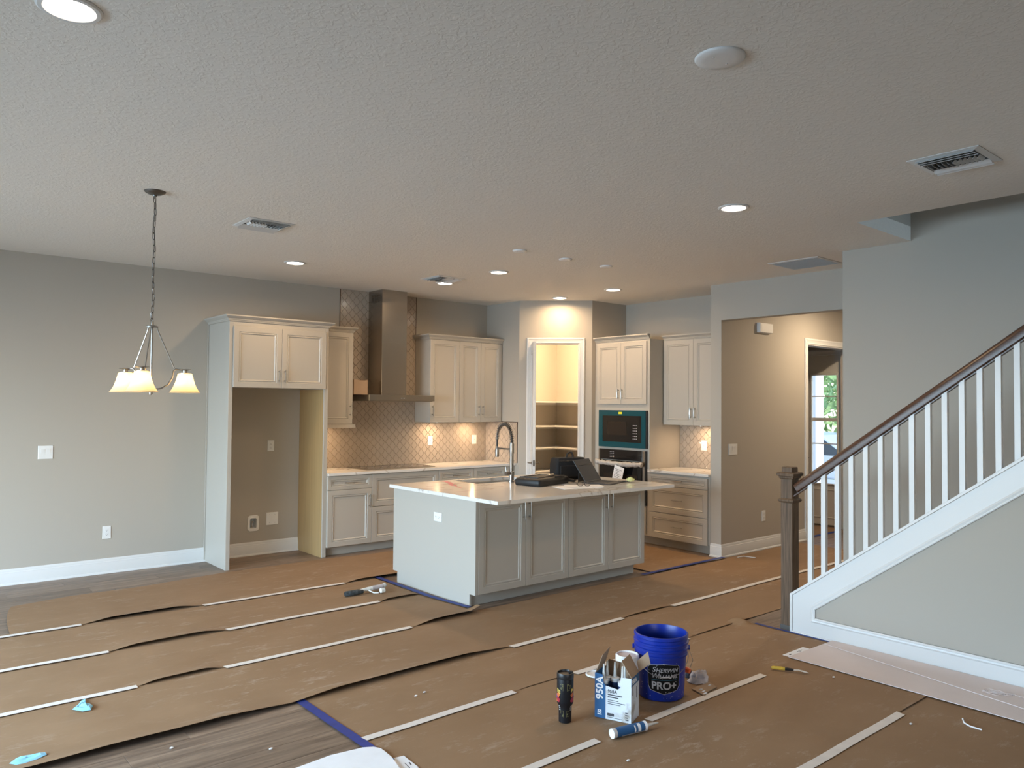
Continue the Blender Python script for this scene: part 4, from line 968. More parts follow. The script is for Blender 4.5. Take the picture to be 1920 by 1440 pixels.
MB().box(-.1405, -.100, -.0475, -.046, -.045, .045).build('side_band', 'vent_white', t)

# ================================================================== FLOOR PROTECTION
def hsh(x, y): v = math.sin(x * 12.9898 + y * 78.233) * 43758.5453; return v - math.floor(v)
def vn(x, y):
    i, j = math.floor(x), math.floor(y); fx, fy = x - i, y - j; fx, fy = fx * fx * (3 - 2 * fx), fy * fy * (3 - 2 * fy)
    return (hsh(i, j) * (1 - fx) + hsh(i + 1, j) * fx) * (1 - fy) + (hsh(i, j + 1) * (1 - fx) + hsh(i + 1, j + 1) * fx) * fy
def lift(x, spans):
    """height of a free sheet edge: spans (x0, x1, rise) bulge up between taped stretches"""
    z = 0
    for a, b, h in spans:
        if a < x < b:
            u = (x - a) / (b - a); z = max(z, h * min(1, math.sin(math.pi * u) * 1.6) * (.75 + .5 * vn(x * 3.1, a)))
    return z
def wob(x, s): return (vn(x * .7 + s, s) - .5) * .05 + (vn(x * 2.3 + s, s * 3) - .5) * .02
def sheet(label, x0, x1, yb, yf, base, spans=(), ripple=.0, seed=0, dx=.045, back=None, end=None, curl=()):
    """kraft strip from its far edge yb to its near edge yf (both may be functions of x)"""
    fb = yb if callable(yb) else (lambda x: yb); ff = yf if callable(yf) else (lambda x: yf)
    nu = int((x1 - x0) / dx); nv = 14; m = MB()
    def fn(u, v):
        x = x0 + (x1 - x0) * u
        if end: x += end(v, u)
        vv = v * v * (3 - 2 * v) * .35 + v * .65
        y = fb(x) + (ff(x) - fb(x)) * vv
        z = base + .0018 * vn(x * 2.1 + seed, y * 2.7) + ripple * (.5 + .5 * math.sin((x * 1.0 + y * .55) * 13 + 2 * vn(x * 1.3, y))) * vn(x * .9 + seed, y * 1.4 + 5) * max(0, 1 - abs(v - .5) * 1.7)
        z += lift(x, spans) * max(0, (vv - .80) / .20) ** 1.6
        for cx, cy, rr2, hh in curl:
            d2 = ((x - cx) ** 2 + (y - cy) ** 2) / rr2 ** 2
            if d2 < 1: z += hh * max(0, 1 - abs(x - cx) / rr2) * max(0, 1 - abs(y - cy) / rr2)
        return (x, y, z)
    m.grid(fn, nu, nv)
    o = m.build('kraft_paper', 'kraft', smooth=60)
    return tag(o, label, 'floor paper', 'kraft paper strips protecting the floor')
def seam(y, s): return lambda x: y + wob(x, s) * .5
s1, s2_, s3_, s4_, s5_, s6_, s7_ = (seam(6.47, 1), seam(5.68, 2), seam(4.885, 3), seam(4.072, 4), seam(3.425, 5), seam(2.68, 6), seam(1.87, 7))
ISL = 3.845
def backedge(x): return 7.38 + .10 * min(1, max(0, (x - .9) / .5)) + .12 * min(1, max(0, (x - 2.0) / .8)) - .06 * min(1, max(0, (x - 3.9) / .5)) + wob(x, 11) * .4 if x < 6.55 else min(7.5, 14.10 - x)
sheet('kraft paper strip lying along the back cabinets and refrigerator recess', .86, 7.18, backedge, s1, .0085, [(1.30, 2.19, .024), (3.47, 4.2, .02)], .004, 1, end=lambda v, u: .12 * (1 - v) ** 2 * (1 - u) ** 6)
sheet('kraft paper strip ending at the blue tape beside the island, under the paint tool', .30, 3.80, 6.55, s2_, .0065, [(1.30, 2.10, .022), (3.38, 3.82, .016)], .005, 2)
sheet('kraft paper strip ending against the island end panel corner', .10, ISL, 5.76, s3_, .0045, [(1.28, 1.80, .022), (3.19, 4.1, .032)], .006, 3, curl=[(3.86, 4.93, .10, .05)])
sheet('long kraft paper strip running past the island front into the hall', -.30, 8.9, lambda x: 4.96 + wob(x, 21) * .3, s4_, .0062, [(-.3, 1.95, .034), (1.8, 3.50, .028), (4.60, 5.24, .010)], .004, 4)
sheet('kraft paper strip starting at the blue tape, running past the newel into the hall', 1.945, 8.9, 4.14, s5_, .0044, [(2.96, 3.44, .004), (4.6, 5.5, .006)], .001, 5)
sheet('kraft paper strip under the caulk box and blue bucket', 1.945, 5.315, 3.50, s6_, .0030, [], .001, 6, dx=.02, curl=[(5.255, 3.43, .09, .05)])
sheet('kraft paper strip beside the white boards, under the caulk tube', 1.60, 5.30, 2.75, s7_, .0018, [(4.36, 4.9, .006)], .001, 7)
sheet('kraft paper strip along the staircase side nearest the living room', 2.0, 5.30, 1.94, .6, .0008, [], .001, 8)
sheet('kraft paper strip in the aisle between the island and the right-hand drawers', 6.12, 7.20, 6.44, lambda x: 4.975 + .02 * (x - 6.1), .0105, [], .001, 9)
def tape(name, material, pts, wd, label, group, base=.011):
    """a strip of tape laid along floor points"""
    m = MB(); P = [Vector((p[0], p[1], 0)) for p in pts]; k = []
    for i in range(len(P) - 1):
        n = max(1, int((P[i + 1] - P[i]).length / .06))
        for j in range(n): k.append(P[i].lerp(P[i + 1], j / n))
    k.append(P[-1]); vs = []; hw = wd / 2
    for i, p in enumerate(k):
        d = (k[min(i + 1, len(k) - 1)] - k[max(i - 1, 0)]).normalized(); n = Vector((-d.y, d.x, 0)); jz = base + .0012 * vn(p.x * 5, p.y * 5)
        e = (.012 * (hsh(i, 1) - .5)) if i in (0, len(k) - 1) else .002 * (vn(p.x * 9, 3) - .5)
        vs.append([p + n * hw + d * e + Vector((0, 0, jz)), p - n * hw - d * e + Vector((0, 0, jz))])
    t = .0006
    for a, b in zip(vs[:-1], vs[1:]):
        m.add([a[0], a[1], b[1], b[0]], [(0, 1, 2, 3)])
        m.add([a[0] - Vector((0, 0, t)), a[1] - Vector((0, 0, t)), b[1] - Vector((0, 0, t)), b[0] - Vector((0, 0, t))], [(3, 2, 1, 0)])
    return tag(m.build(name, material), label, 'tape', group)
MG = 'masking tape over paper seams'
MLAB = ['off-white masking tape at the far left seam, next to the bare planks', 'off-white masking tape on the seam behind the paint tool, nearest the refrigerator recess', 'off-white masking tape on the second seam from the back, window side', 'off-white masking tape on the seam just in front of the paint tool', 'off-white masking tape strip touching the crumpled blue film', 'off-white masking tape on the seam leading to the island end panel corner', 'off-white masking tape on the paper in front of the island doors', 'long off-white masking tape running behind the newel post into the hall', 'off-white masking tape starting at the blue tape beside the bare planks', 'off-white masking tape passing behind the caulk carton and tumbler', 'short off-white masking tape with a torn end in front of the tumbler', 'off-white masking tape between the caulk tube and the cardboard scrap', 'off-white masking tape nearest the long white boards']
for ti, (f, a, b, z) in enumerate(((s1, .45, 1.30, .0165), (s1, 2.19, 3.47, .0165), (s2_, .2, 1.305, .015), (s2_, 2.094, 3.38, .015), (s3_, 0.0, 1.28, .0135), (s3_, 1.795, 3.186, .0135), (s4_, 3.469, 4.614, .0125), (s4_, 5.225, 8.3, .0125),
                   (s5_, 1.957, 2.950, .009), (s5_, 3.443, 4.60, .009), (s6_, 2.05, 2.856, .0072), (s6_, 3.247, 4.35, .0072), (s7_, 2.9, 4.402, .0055))):
    tape('masking_tape', 'masking_tape', [(a + (b - a) * i / 12, f(a + (b - a) * i / 12) - .012) for i in range(13)], .050, MLAB[ti], MG, z)
tape('painters_tape', 'blue_tape', [(3.835, 6.56), (3.822, 5.9), (3.812, 5.6), (3.865, 5.06)], .050, 'strip of blue painters tape along the foot of the island end panel', 'blue painters tape', .0145)
tape('painters_tape', 'blue_tape', [(5.92, 4.955), (6.6, 4.965), (7.31, 4.958)], .050, 'strip of blue painters tape across the floor between island and hall wall', 'blue painters tape', .0205)
tape('painters_tape', 'blue_tape', [(1.930, 4.12), (1.930, 3.7), (1.935, 3.2), (1.94, 2.9)], .052, 'strip of blue painters tape along the edge of the bare plank floor', 'blue painters tape', .0078)
tape('painters_tape', 'blue_tape', [(5.325, 3.33), (5.322, 3.0), (5.325, 2.70)], .030, 'narrow strip of blue painters tape at the foot of the staircase', 'blue painters tape', .0078)
tape('painters_tape', 'blue_tape', [(9.28, 5.09), (10.2, 5.09)], .050, 'strip of blue painters tape on the threshold to the entry', 'blue painters tape', .003)
tag(MB().grid(lambda u, v: (9.3 + u * 1.1, 5.14 + v * 1.9, .0025 + .001 * vn(u * 6, v * 9)), 12, 16).build('kraft_paper', 'kraft'), 'kraft paper covering the entry floor inside the front door', 'floor paper', 'kraft paper strips protecting the floor')
# white boards by the staircase
def board(label, pts, z0, th=.004):
    P = [at(x, y) for x, y in pts]
    o = MB().prism([(p.x, p.y) for p in P], lambda a, b: (a, b, z0), lambda a, b: (a, b, z0 + th)).build('cover_board', 'board_white')
    return tag(o, label, 'board', 'white boards by the staircase')
def poly_board(label, poly, z0, th=.004):
    return tag(MB().prism(poly, lambda a, b: (a, b, z0), lambda a, b: (a, b, z0 + th)).build('cover_board', 'board_white'), label, 'board', 'white boards by the staircase')
poly_board('long white board lying against the staircase baseboard', [(5.215, 2.715), (5.332, 2.715), (5.334, .4), (4.775, .4), (4.97, 1.43)], .0155)
poly_board('long white board on the brown paper, pulled away from the staircase', [(4.775, 2.735), (5.245, 2.725), (5.30, .4), (4.765, .4)], .0095)
sl = thing('paper_slip', 'white printed paper slip tucked at the end of the white boards', 'paper', (0, 0, .0062))
P = [(4.795, 2.79), (5.06, 2.79), (5.06, 2.735), (4.795, 2.735)]
MB().prism(P, lambda a, b: (a, b, 0), lambda a, b: (a, b, .0015)).build('sheet', 'paper_white', sl)
MB().box(4.83, 4.86, 2.755, 2.765, .0015, .0019).box(4.93, 5.00, 2.76, 2.764, .0015, .0019).box(4.94, 4.97, 2.75, 2.753, .0015, .0019).build('print', 'ink', sl)
# tangled string, curl of trim, crumbs
def wire_thing(name, label, cat, pts, r, material, n=6, group=None):
    return tag(MB().tube(pts, r, n).build(name, material, smooth=60), label, cat, group)
pts = []
for i in range(160):
    a = i * .27; c = at(1868, 1306); s = 1 if i < 100 else max(0, 1 - (i - 100) / 60)
    pts.append((c.x + .035 * math.cos(a) * s * (1 + .5 * math.sin(i * .11)) + (0 if i < 100 else .0007 * (i - 100)), c.y + .055 * math.sin(a * .93) * s * (1 + .3 * math.cos(i * .17)) - (0 if i < 100 else .0022 * (i - 100)), .0215 + .004 * abs(math.sin(i * .7))))
wire_thing('tangled_string', 'tangle of thin white string on the white board', 'string', pts, .0017, 'board_white', 5)
P = [at(1805, 1350), at(1808, 1358), at(1818, 1364), at(1830, 1368), at(1841, 1371)]
wire_thing('trim_offcut', 'thin curled white offcut on the brown paper by the white boards', 'offcut', [(p.x, p.y, .0075) for p in P], .0042, 'paper_white')
P = [at(1383, 1047), at(1395, 1045), at(1417, 1048)]
wire_thing('trim_offcut', 'thin white sliver of trim on the hall paper below the baseboard', 'offcut', [(p.x, p.y, .0125) for p in P], .005, 'masking_tape')
for (px, py), z in (((1178, 1429), .006), ((1563, 1273), .009), ((1708, 1360), .006), ((796, 1301), .008), ((780, 1308), .008), ((508, 1406), .003), ((322, 1404), .002)):
    p = at(px, py); m = MB().lathe([(.0005, 0), (.006, .001), (.007, .004), (.003, .007), (.0005, .0075)], 7); m.xf(Matrix.Scale(1.6, 4, (1, 0, 0)))
    tag(m.build('plaster_crumb', 'paper_white', loc=(p.x, p.y, z), smooth=50), 'small white crumb of plaster on the floor covering', 'debris', 'plaster crumbs')
# crumpled blue film pieces
def film(label, pts, z, hmax, seed):
    P = [at(x, y) for x, y in pts]; c = Vector((sum(p.x for p in P) / len(P), sum(p.y for p in P) / len(P), 0)); m = MB(); n = len(P); rings = []
    rg = random.Random(seed)
    for k, (f, h) in enumerate(((1, .3), (.93, .5), (.7, .9), (.45, .65), (.2, 1), (.05, .85))): rings.append([(c.x + (p.x - c.x) * f, c.y + (p.y - c.y) * f, z + hmax * h * rg.uniform(.35, 1)) for p in P])
    return tag(m.rings(rings, True).build('blue_film', 'cyan_sheet', smooth=25), label, 'plastic film')
film('crumpled light blue plastic film beside a masking tape strip', [(135, 1336), (147, 1326), (152, 1318), (160, 1315), (160, 1324), (168, 1325), (174, 1329), (170, 1336), (155, 1339)], .010, .022, 2)
film('flat light blue plastic strip near the dark edge of the kraft paper', [(17, 1438), (30, 1428), (39, 1424), (60, 1421), (84, 1416), (88, 1421), (70, 1430), (45, 1438), (30, 1441)], .014, .010, 4)
# white sheet roll and printed sheet in front of the camera
def curved(label):
    t = thing('white_sheet', label, 'sheet', (0, 0, 0)); P = [at(x, y) for x, y in ((545, 1450), (572, 1440), (620, 1422), (680, 1409), (700, 1407), (714, 1409), (724, 1416), (735, 1427), (752, 1452), (650, 1500), (560, 1490))]
    MB().prism([(p.x, p.y) for p in P], lambda a, b: (a, b, .008), lambda a, b: (a, b, .014 + .006 * vn(a * 9, b * 9))).build('sheet_body', 'paper_white', t)
curved('large white sheet with a rounded corner on the plank floor')
t = thing('printed_sheet', 'small white printed sheet tucked under the large white sheet', 'paper', (0, 0, .0065))
P = [at(x, y) for x, y in ((732, 1426), (757, 1420), (785, 1442), (765, 1455), (742, 1445))]
MB().prism([(p.x, p.y) for p in P], lambda a, b: (a, b, 0), lambda a, b: (a, b, .0018)).build('sheet_body', 'paper_white', t)
for q in (((766, 1433), (768, 1432), (772, 1437), (770, 1438)), ((758, 1434), (759, 1433.5), (769, 1443), (768, 1444))):
    pp = [at(*a) for a in q]; MB().prism([(p.x, p.y) for p in pp], lambda a, b: (a, b, .0018), lambda a, b: (a, b, .0021)).build('print_block', 'ink', t)

# ================================================================== THINGS ON THE FLOOR
# --- blue bucket
bk = thing('paint_bucket', 'blue five gallon paint bucket with black shield label and wire bail handle', 'bucket', (3.598, 2.868, .0062))
BR0, BR1, BH = .131, .150, .362
def br(z): return BR0 + (BR1 - BR0) * z / BH
prof = [(.0005, 0), (BR0 - .006, 0), (BR0, .006), (br(.24), .24), (br(.24) + .008, .243), (br(.24) + .008, .252), (br(.262) + .002, .256), (br(.275) + .002, .272), (br(.28) + .010, .276), (br(.29) + .010, .287), (br(.3) + .003, .291), (br(.31) + .003, .306), (br(.315) + .010, .310), (br(.325) + .010, .320), (br(.33) + .003, .324), (br(.345) + .003, .340), (BR1 + .006, .345), (BR1 + .006, BH - .004), (BR1 + .002, BH), (BR1 - .004, BH), (BR1 - .006, BH - .006), (br(.3) - .006, .30), (BR0 - .006, .010), (.0005, .008)]
MB().lathe(prof, 56).build('pail', 'bucket_blue', bk, smooth=32)
ca = math.atan2(-2.868, -3.598)                       # direction of the camera
LA = ca + R(8)                                        # label centre, turned a little to the right
def onb(x, z, d): r = br(z) + .0008 + d; a = LA + x / br(.12); return (r * math.cos(a), r * math.sin(a), z)
def shield(sc, d, th):
    W, zt_, zb_, n = .094 * sc, .120 * 0, 0, 16
    top, bot = [], []
    for i in range(n + 1):
        x = -W + 2 * W * i / n; u = abs(x) / W
        zt2 = .206 + (.012 * (1 - u)) - (.012 * max(0, u - .88) / .12); zb2 = .044 + .024 * u + (.02 * max(0, u - .88) / .12)
        c = .128; top.append((x, c + (zt2 - c) * sc)); bot.append((x, c + (zb2 - c) * sc))
    m = MB(); rows = 8
    for i in range(n):
        for j in range(rows):
            def pt(i_, j_): return onb(top[i_][0], bot[i_][1] + (top[i_][1] - bot[i_][1]) * j_ / rows, d)
            m.add([pt(i, j), pt(i + 1, j), pt(i + 1, j + 1), pt(i, j + 1)], [(0, 1, 2, 3)])
    return m
lab = shield(1, .0004, 0).build('shield_outline', 'label_grey', bk, smooth=60)
shield(.968, .0009, 0).build('shield_label', 'label_black', bk, smooth=60)
def bl(z0, d=.0016): return lambda x, y, h: onb(x, z0 + y, d + h)
lettering('lettering', 'S', .040, 'label_grey', bk, lambda x, y, h: onb(x - .068, .170 + y, .0014 + h), 'LEFT', .0004, .25)
lettering('lettering', 'HERWIN', .032, 'label_grey', bk, lambda x, y, h: onb(x - .0475, .170 + y, .0014 + h), 'LEFT', .0004, .25)
lettering('lettering', 'W', .040, 'label_grey', bk, lambda x, y, h: onb(x - .074, .136 + y, .0014 + h), 'LEFT', .0004, .25)
lettering('lettering', 'ILLIAMS.', .032, 'label_grey', bk, lambda x, y, h: onb(x - .037, .136 + y, .0014 + h), 'LEFT', .0004, .25)
lettering('lettering', 'PRO+', .058, 'label_grey', bk, lambda x, y, h: onb(x, .074 + y, .0014 + h), 'CENTER', .0016)
MB().grid(lambda u, v: onb(-.072 + .144 * u, .124 + .0022 * v, .0014), 16, 1).build('label_rule', 'label_teal', bk)
MB().grid(lambda u, v: onb(-.026 + .062 * u, .139 + .009 * v, .0048), 10, 1).build('handle_grip', 'paper_white', bk)
ba = []
for i in range(25):
    s = i / 24 * math.pi; a = LA + (i / 24 - .5) * math.pi * 1.02; z = .272 - .128 * math.sin(s) ** 1.0; r = br(z) + .012 + .004 * math.sin(s)
    ba.append((r * math.cos(a), r * math.sin(a), z))
MB().tube(ba, .0017, 6).build('bail_wire', 'wire', bk, smooth=60)
MB().tube([ba[-1], (ba[-1][0] + .028 * math.cos(LA + 1.4), ba[-1][1] + .028 * math.sin(LA + 1.4), .20), (ba[-1][0] + .012 * math.cos(LA + 1.4), ba[-1][1] + .012 * math.sin(LA + 1.4), .155)], .0015, 6).build('hanging_wire', 'wire', bk)
for s in (-1, 1):
    a = LA + s * math.pi * .51; r = br(.272) + .008
    m = MB().tube([(r * math.cos(a), r * math.sin(a), .272), ((r + .012) * math.cos(a), (r + .012) * math.sin(a), .272)], .014, 12); m.build('bail_ear', 'bucket_blue', bk)
sp_ = MB()
rg = random.Random(9)
for i in range(70):
    x = rg.uniform(-.17, .17); z = rg.uniform(.02, .23) ; q = rg.uniform(.0008, .0024)
    c = onb(x, z, .0006 if abs(x) > .1 else .0012); n_ = Vector((c[0], c[1], 0)).normalized(); tv = Vector((-n_.y, n_.x, 0))
    sp_.add([tuple(Vector(c) + tv * q * math.cos(k * 1.047) + Vector((0, 0, q * math.sin(k * 1.047)))) for k in range(6)], [(0, 1, 2, 3, 4, 5)])
tag(sp_.build('paint_specks', 'vent_white', bk), kind='stuff')
# --- caulk box, local frame: x along the wide front face, y into the box
bf0, bf1 = at(1115, 1343, 'z', .007), at(1186, 1358, 'z', .007)
ang = math.atan2(bf1.y - bf0.y, bf1.x - bf0.x); BWD = .205; BDP = .130; BHT = .235
cb = thing('caulk_box', 'open carton of caulk tubes, white and blue, with torn front and raised flaps', 'carton', (bf0.x, bf0.y, .0062), ang)
th = .003
def wallp(poly, y0, y1, name, material): return MB().prism(poly, lambda a, b: (a, y0, b), lambda a, b: (a, y1, b)).build(name, material, cb)
SPL = .062
wallp([(SPL, 0), (BWD, 0), (BWD, BHT), (BWD - .048, BHT - .002), (BWD - .062, BHT - .025), (BWD - .055, BHT - .050), (BWD - .075, BHT - .070), (SPL + .045, BHT - .066), (SPL, BHT - .060)], 0, th, 'front_panel', 'box_white')
wallp([(0, 0), (SPL, 0), (SPL, BHT - .060), (SPL - .012, BHT - .045), (SPL - .018, BHT - .004), (0, BHT)], 0, th, 'front_band', 'box_blue')
wallp([(0, 0), (BWD, 0), (BWD, BHT), (0, BHT)], BDP - th, BDP, 'back_panel', 'cardboard')
MB().box(0, th, th, BDP - th, 0, BHT).build('left_panel', 'box_blue', cb)
MB().box(BWD - th, BWD, th, BDP - th, 0, BHT).build('right_panel', 'box_white', cb)
MB().box(BWD, BWD + .0006, 0.0, BDP, BHT - .045, BHT).build('navy_band', 'box_blue', cb)
MB().box(th, BWD - th, th, BDP - th, 0, .004).build('bottom_panel', 'cardboard', cb)
def flap(quad, name, material): 
    a, b, c, d = [Vector(q) for q in quad]; n = (b - a).cross(d - a).normalized() * .0025
    return MB().add([a, b, c, d, a + n, b + n, c + n, d + n], [(3, 2, 1, 0), (4, 5, 6, 7), (0, 1, 5, 4), (1, 2, 6, 5), (2, 3, 7, 6), (3, 0, 4, 7)]).build(name, material, cb)
flap([(.001, .004, BHT), (.001, BDP - .004, BHT), (.040, BDP - .006, BHT + .115), (.038, .012, BHT + .098)], 'left_flap', 'cardboard')
flap([(.02, BDP, BHT), (.12, BDP, BHT), (.115, BDP + .005, BHT + .03), (.03, BDP + .004, BHT + .04)], 'back_flap', 'cardboard')
rf = flap([(BWD, .002, BHT), (BWD, BDP - .006, BHT), (BWD - .052, BDP - .010, BHT + .088), (BWD - .056, .004, BHT + .082)], 'right_flap', 'cardboard')
flap([(BWD, BDP - .005, BHT), (BWD + .060, BDP + .010, BHT + .050), (BWD + .045, BDP + .012, BHT + .112), (BWD - .012, BDP - .003, BHT + .055)], 'rear_flap', 'cardboard')
flap([(BWD - .045, .028, BHT + .0575), (BWD - .045, .034, BHT + .0575), (BWD - .062, .034, BHT + .0795), (BWD - .062, .028, BHT + .0795)], 'glue_spot', 'cardboard_dark')
def fl(x0, z0, rot=False):
    return (lambda x, y, h: (x0 - y, -h - .0004, z0 + x)) if rot else (lambda x, y, h: (x0 + x, -h - .0004, z0 + y))
lettering('lettering', '950A', .056, 'paper_white', cb, fl(.046, .098, True), 'LEFT', .0015)
lettering('lettering', '55', .024, 'paper_white', cb, fl(.016, .026), 'LEFT', .001)
MB().box(.016, .040, -.0008, -.0002, .017, .022).build('text_line', 'paper_white', cb)
lettering('lettering', '950A', .034, 'paper_white', cb, lambda x, y, h: (BWD + .001 + h, .012 + x, BHT - .036 + y), 'LEFT', .0012)
lettering('lettering', '950A', .024, 'ink', cb, fl(SPL + .012, .142), 'LEFT', .0006)
for i, l in enumerate((.082, .060)): MB().box(SPL + .012, SPL + .012 + l, -.0008, -.0002, .129 - i * .012, .1345 - i * .012).build('text_line', 'ink', cb)
for i, l in enumerate((.060, .098, .072)): MB().box(SPL + .012, SPL + .012 + l, -.0008, -.0002, .102 - i * .010, .105 - i * .010).build('text_line', 'ink', cb)
MB().box(SPL + .010, SPL + .048, -.001, -.0002, .020, .034).build('name_block', 'ink', cb)
MB().box(SPL + .010, SPL + .095, -.0008, -.0002, .011, .0135).build('text_line', 'ink', cb)
for i in range(4): MB().box(BWD - .032, BWD - .014 - .004 * (i % 2), -.0008, -.0002, .012 + i * .012, .017 + i * .012).build('print_mark', 'ink', cb)
for a0, b0, c0_ in ((.018, .030, .19), (.085, .095, .17)): MB().box(BWD + .0002, BWD + .0008, a0, a0 + .007, .19 - .05 if a0 < .05 else .11, c0_).build('text_line', 'ink', cb)
def caulk(label, loc, rot, grp='caulk tubes standing in the open carton', L=.205):
    t = thing('caulk_tube', label, 'caulk tube', loc, 0, grp); t.rotation_euler = rot
    MB().lathe([(.0005, .003), (.0215, .003), (.0225, 0), (.0245, 0), (.0245, .012), (.0235, .014), (.0235, L - .014), (.0245, L - .012), (.0245, L), (.012, L + .004), (.0005, L + .004)], 24).build('barrel', 'tub_white', t, smooth=35)
    MB().lathe([(.012, L + .002), (.010, L + .010), (.0085, L + .02), (.0045, L + .082), (.003, L + .084), (.0005, L + .084)], 14).build('nozzle', 'nozzle', t, smooth=45)
    return t
co = Vector((bf0.x, bf0.y, 0)); Rm = Matrix.Rotation(ang, 3, 'Z')
for i, (x, y, tl) in enumerate(((.040, .032, 0), (.080, .095, 0), (.140, .046, 1), (.033, .096, 0), (.132, .099, 0))):
    p = co + Rm @ Vector((x, y, 0))
    c = caulk('white caulk tube with long nozzle standing in the open carton', (p.x, p.y, .0104), (R(2 * (i - 1)) * .3, R(1.5 * (1 - i)) * .3, 0), L=.190)
    m = MB().lathe([(.0238, .05), (.0240, .05), (.0240, .17), (.0238, .17)], 24, closed=True).build('wrapper', 'box_navy', c)
# --- caulk tube lying on the paper
p0, p1 = at(1147, 1376, 'z', .03), at(1213, 1360, 'z', .03)
az = math.atan2(p1.y - p0.y, p1.x - p0.x)
t = caulk('blue and white caulk tube lying on the brown paper in front of the carton', (p0.x, p0.y, .0305), (0, R(90), az), None, L=.213)
MB().lathe([(.0238, .022), (.0241, .022), (.0241, .196), (.0238, .196)], 24, closed=True).build('wrapper', 'box_blue', t)
def arcband(r, a0, a1, z0, z1, n=8): return MB().grid(lambda u, v: (r * math.cos(a0 + (a1 - a0) * u), r * math.sin(a0 + (a1 - a0) * u), z0 + (z1 - z0) * v), n, 1)
tc_ = math.atan2(-p0.y, -p0.x)                 # the side towards the camera
# local +x of the tube points down after the 90 degree turn, local +y across
SGN = 1 if math.sin(tc_ - az) > 0 else -1
for (a0, a1, z0, z1, mt) in ((5, 62, .050, .195, 'label_grey'), (5, 52, .028, .048, 'ink'), (70, 150, .128, .136, 'paper_white'), (70, 170, .150, .168, 'paper_white')):
    arcband(.0245, SGN * R(a0), SGN * R(a1), z0, z1).build('wrapper_print', mt, t)
# --- tall black tumbler
tb = thing('travel_tumbler', 'tall black travel tumbler printed with gold lettering and flowers', 'tumbler', (2.893, 2.944, .0062))
TR = .0445
MB().lathe([(.0005, 0), (.031, 0), (.034, .003), (.0345, .078), (.036, .086), (.043, .100), (TR, .106), (TR, .228), (.0435, .231), (.0005, .231)], 36).build('body', 'tumbler', tb, smooth=35)
MB().lathe([(.0445, .229), (.0455, .232), (.0455, .252), (.043, .258), (.039, .258), (.037, .250), (.0005, .249)], 36).build('lid', 'black_plastic', tb, smooth=35)
ta = math.atan2(-2.944, -2.893)
MB().box(.018, .040, -.012, .012, .249, .264).build('flip_tab', 'black_plastic', tb, bevel=.004, rot=(0, 0, ta + R(100)))
def ont(x, z, d=.0006): r = (TR if z > .104 else .0346 + max(0, (z - .078)) / .026 * .0099) + d; a = ta + x / TR; return (r * math.cos(a), r * math.sin(a), z)
for x0, bodyt in ((-.052, 'ES'), (.034, 'M')):
    lettering('lettering', bodyt, .026, 'print_gold', tb, lambda x, y, h, x0=x0: ont(x0 + x, .162 + y + (-.35 * x if x0 < 0 else .35 * x), .0005 + h), 'LEFT', .001)
rg = random.Random(4)
for sx_ in (-1, 1):
    for (x, z, r, mt) in ((.042, .148, .012, 'print_orange'), (.056, .140, .010, 'print_purple'), (.040, .122, .012, 'print_red'), (.052, .118, .008, 'print_orange'), (.050, .132, .009, 'print_red')):
        m = MB()
        for k in range(5):
            a = k * 1.2566 + rg.random(); cx_, cz_ = sx_ * x + r * .55 * math.cos(a), z + r * .55 * math.sin(a)
            m.add([ont(cx_ + r * .5 * math.cos(j * .785), cz_ + r * .5 * math.sin(j * .785), .0008 + .0003 * k) for j in range(8)], [tuple(range(8))])
        m.build('flower_print', mt, tb)
    for z0, z1 in ((.176, .208), (.036, .066)):
        m = MB()
        for k in range(16):
            x = rg.uniform(.012, .032); z = rg.uniform(z0, z1); q = rg.uniform(.0008, .002)
            m.add([ont(sx_ * x + q * math.cos(j * 1.047), z + q * 1.4 * math.sin(j * 1.047), .0006) for j in range(6)], [tuple(range(6))])
        m.add([ont(sx_ * .010, z0 - .004), ont(sx_ * .0115, z0 - .004), ont(sx_ * .0115, z1), ont(sx_ * .010, z1)], [(0, 1, 2, 3)])
        m.build('filigree_print', 'print_olive', tb)
    for k in range(3): MB().grid(lambda u, v: ont(sx_ * (.036 + .010 * u), .066 + k * .010 + .004 * v, .0006), 3, 1).build('print_bar', 'vent_white', tb)
# --- white tub behind the carton, its lid on the floor
pt_ = at(1196, 1318, 'z', .006); px_ = Vector((3.40, 2.99, 0))
tu = thing('white_tub', 'round white plastic tub with beige lid standing behind the carton', 'tub', (3.385, 2.94, .0062))
# stands between carton and bucket
MB().lathe([(.0005, 0), (.054, 0), (.056, .003), (.064, .225), (.067, .227), (.067, .250), (.062, .256), (.058, .254), (.057, .244)], 36).build('pail', 'tub_white', tu, smooth=32)
MB().lathe([(.0005, .246), (.057, .246), (.057, .250)], 36).build('lid', 'board_white', tu)
def onu(x, z, d=.0007): r = .054 + .010 * z / .225 + d; a = math.atan2(-2.95, -3.3) + x / r; return (r * math.cos(a), r * math.sin(a), z)
for i in range(3): MB().grid(lambda u, v: onu(-.03 + i * .014 + .010 * u, .165 + .012 * (i % 2) + .03 * v), 3, 1).build('label_print', 'box_navy', tu)
p = at(1112, 1266, 'z', .008)
lid = thing('tub_lid', 'round white plastic lid lying on the paper beside the carton', 'lid', (p.x + .02, p.y - .005, .0092))
MB().lathe([(.0005, .002), (.052, .002), (.055, .008), (.060, .009), (.064, .006), (.064, 0), (.0005, 0)], 36).build('lid_disc', 'tub_white', lid, smooth=35)
MB().lathe([(.030, .0021), (.032, .0035), (.034, .0021)], 30).build('lid_ring', 'tub_white', lid, smooth=60)
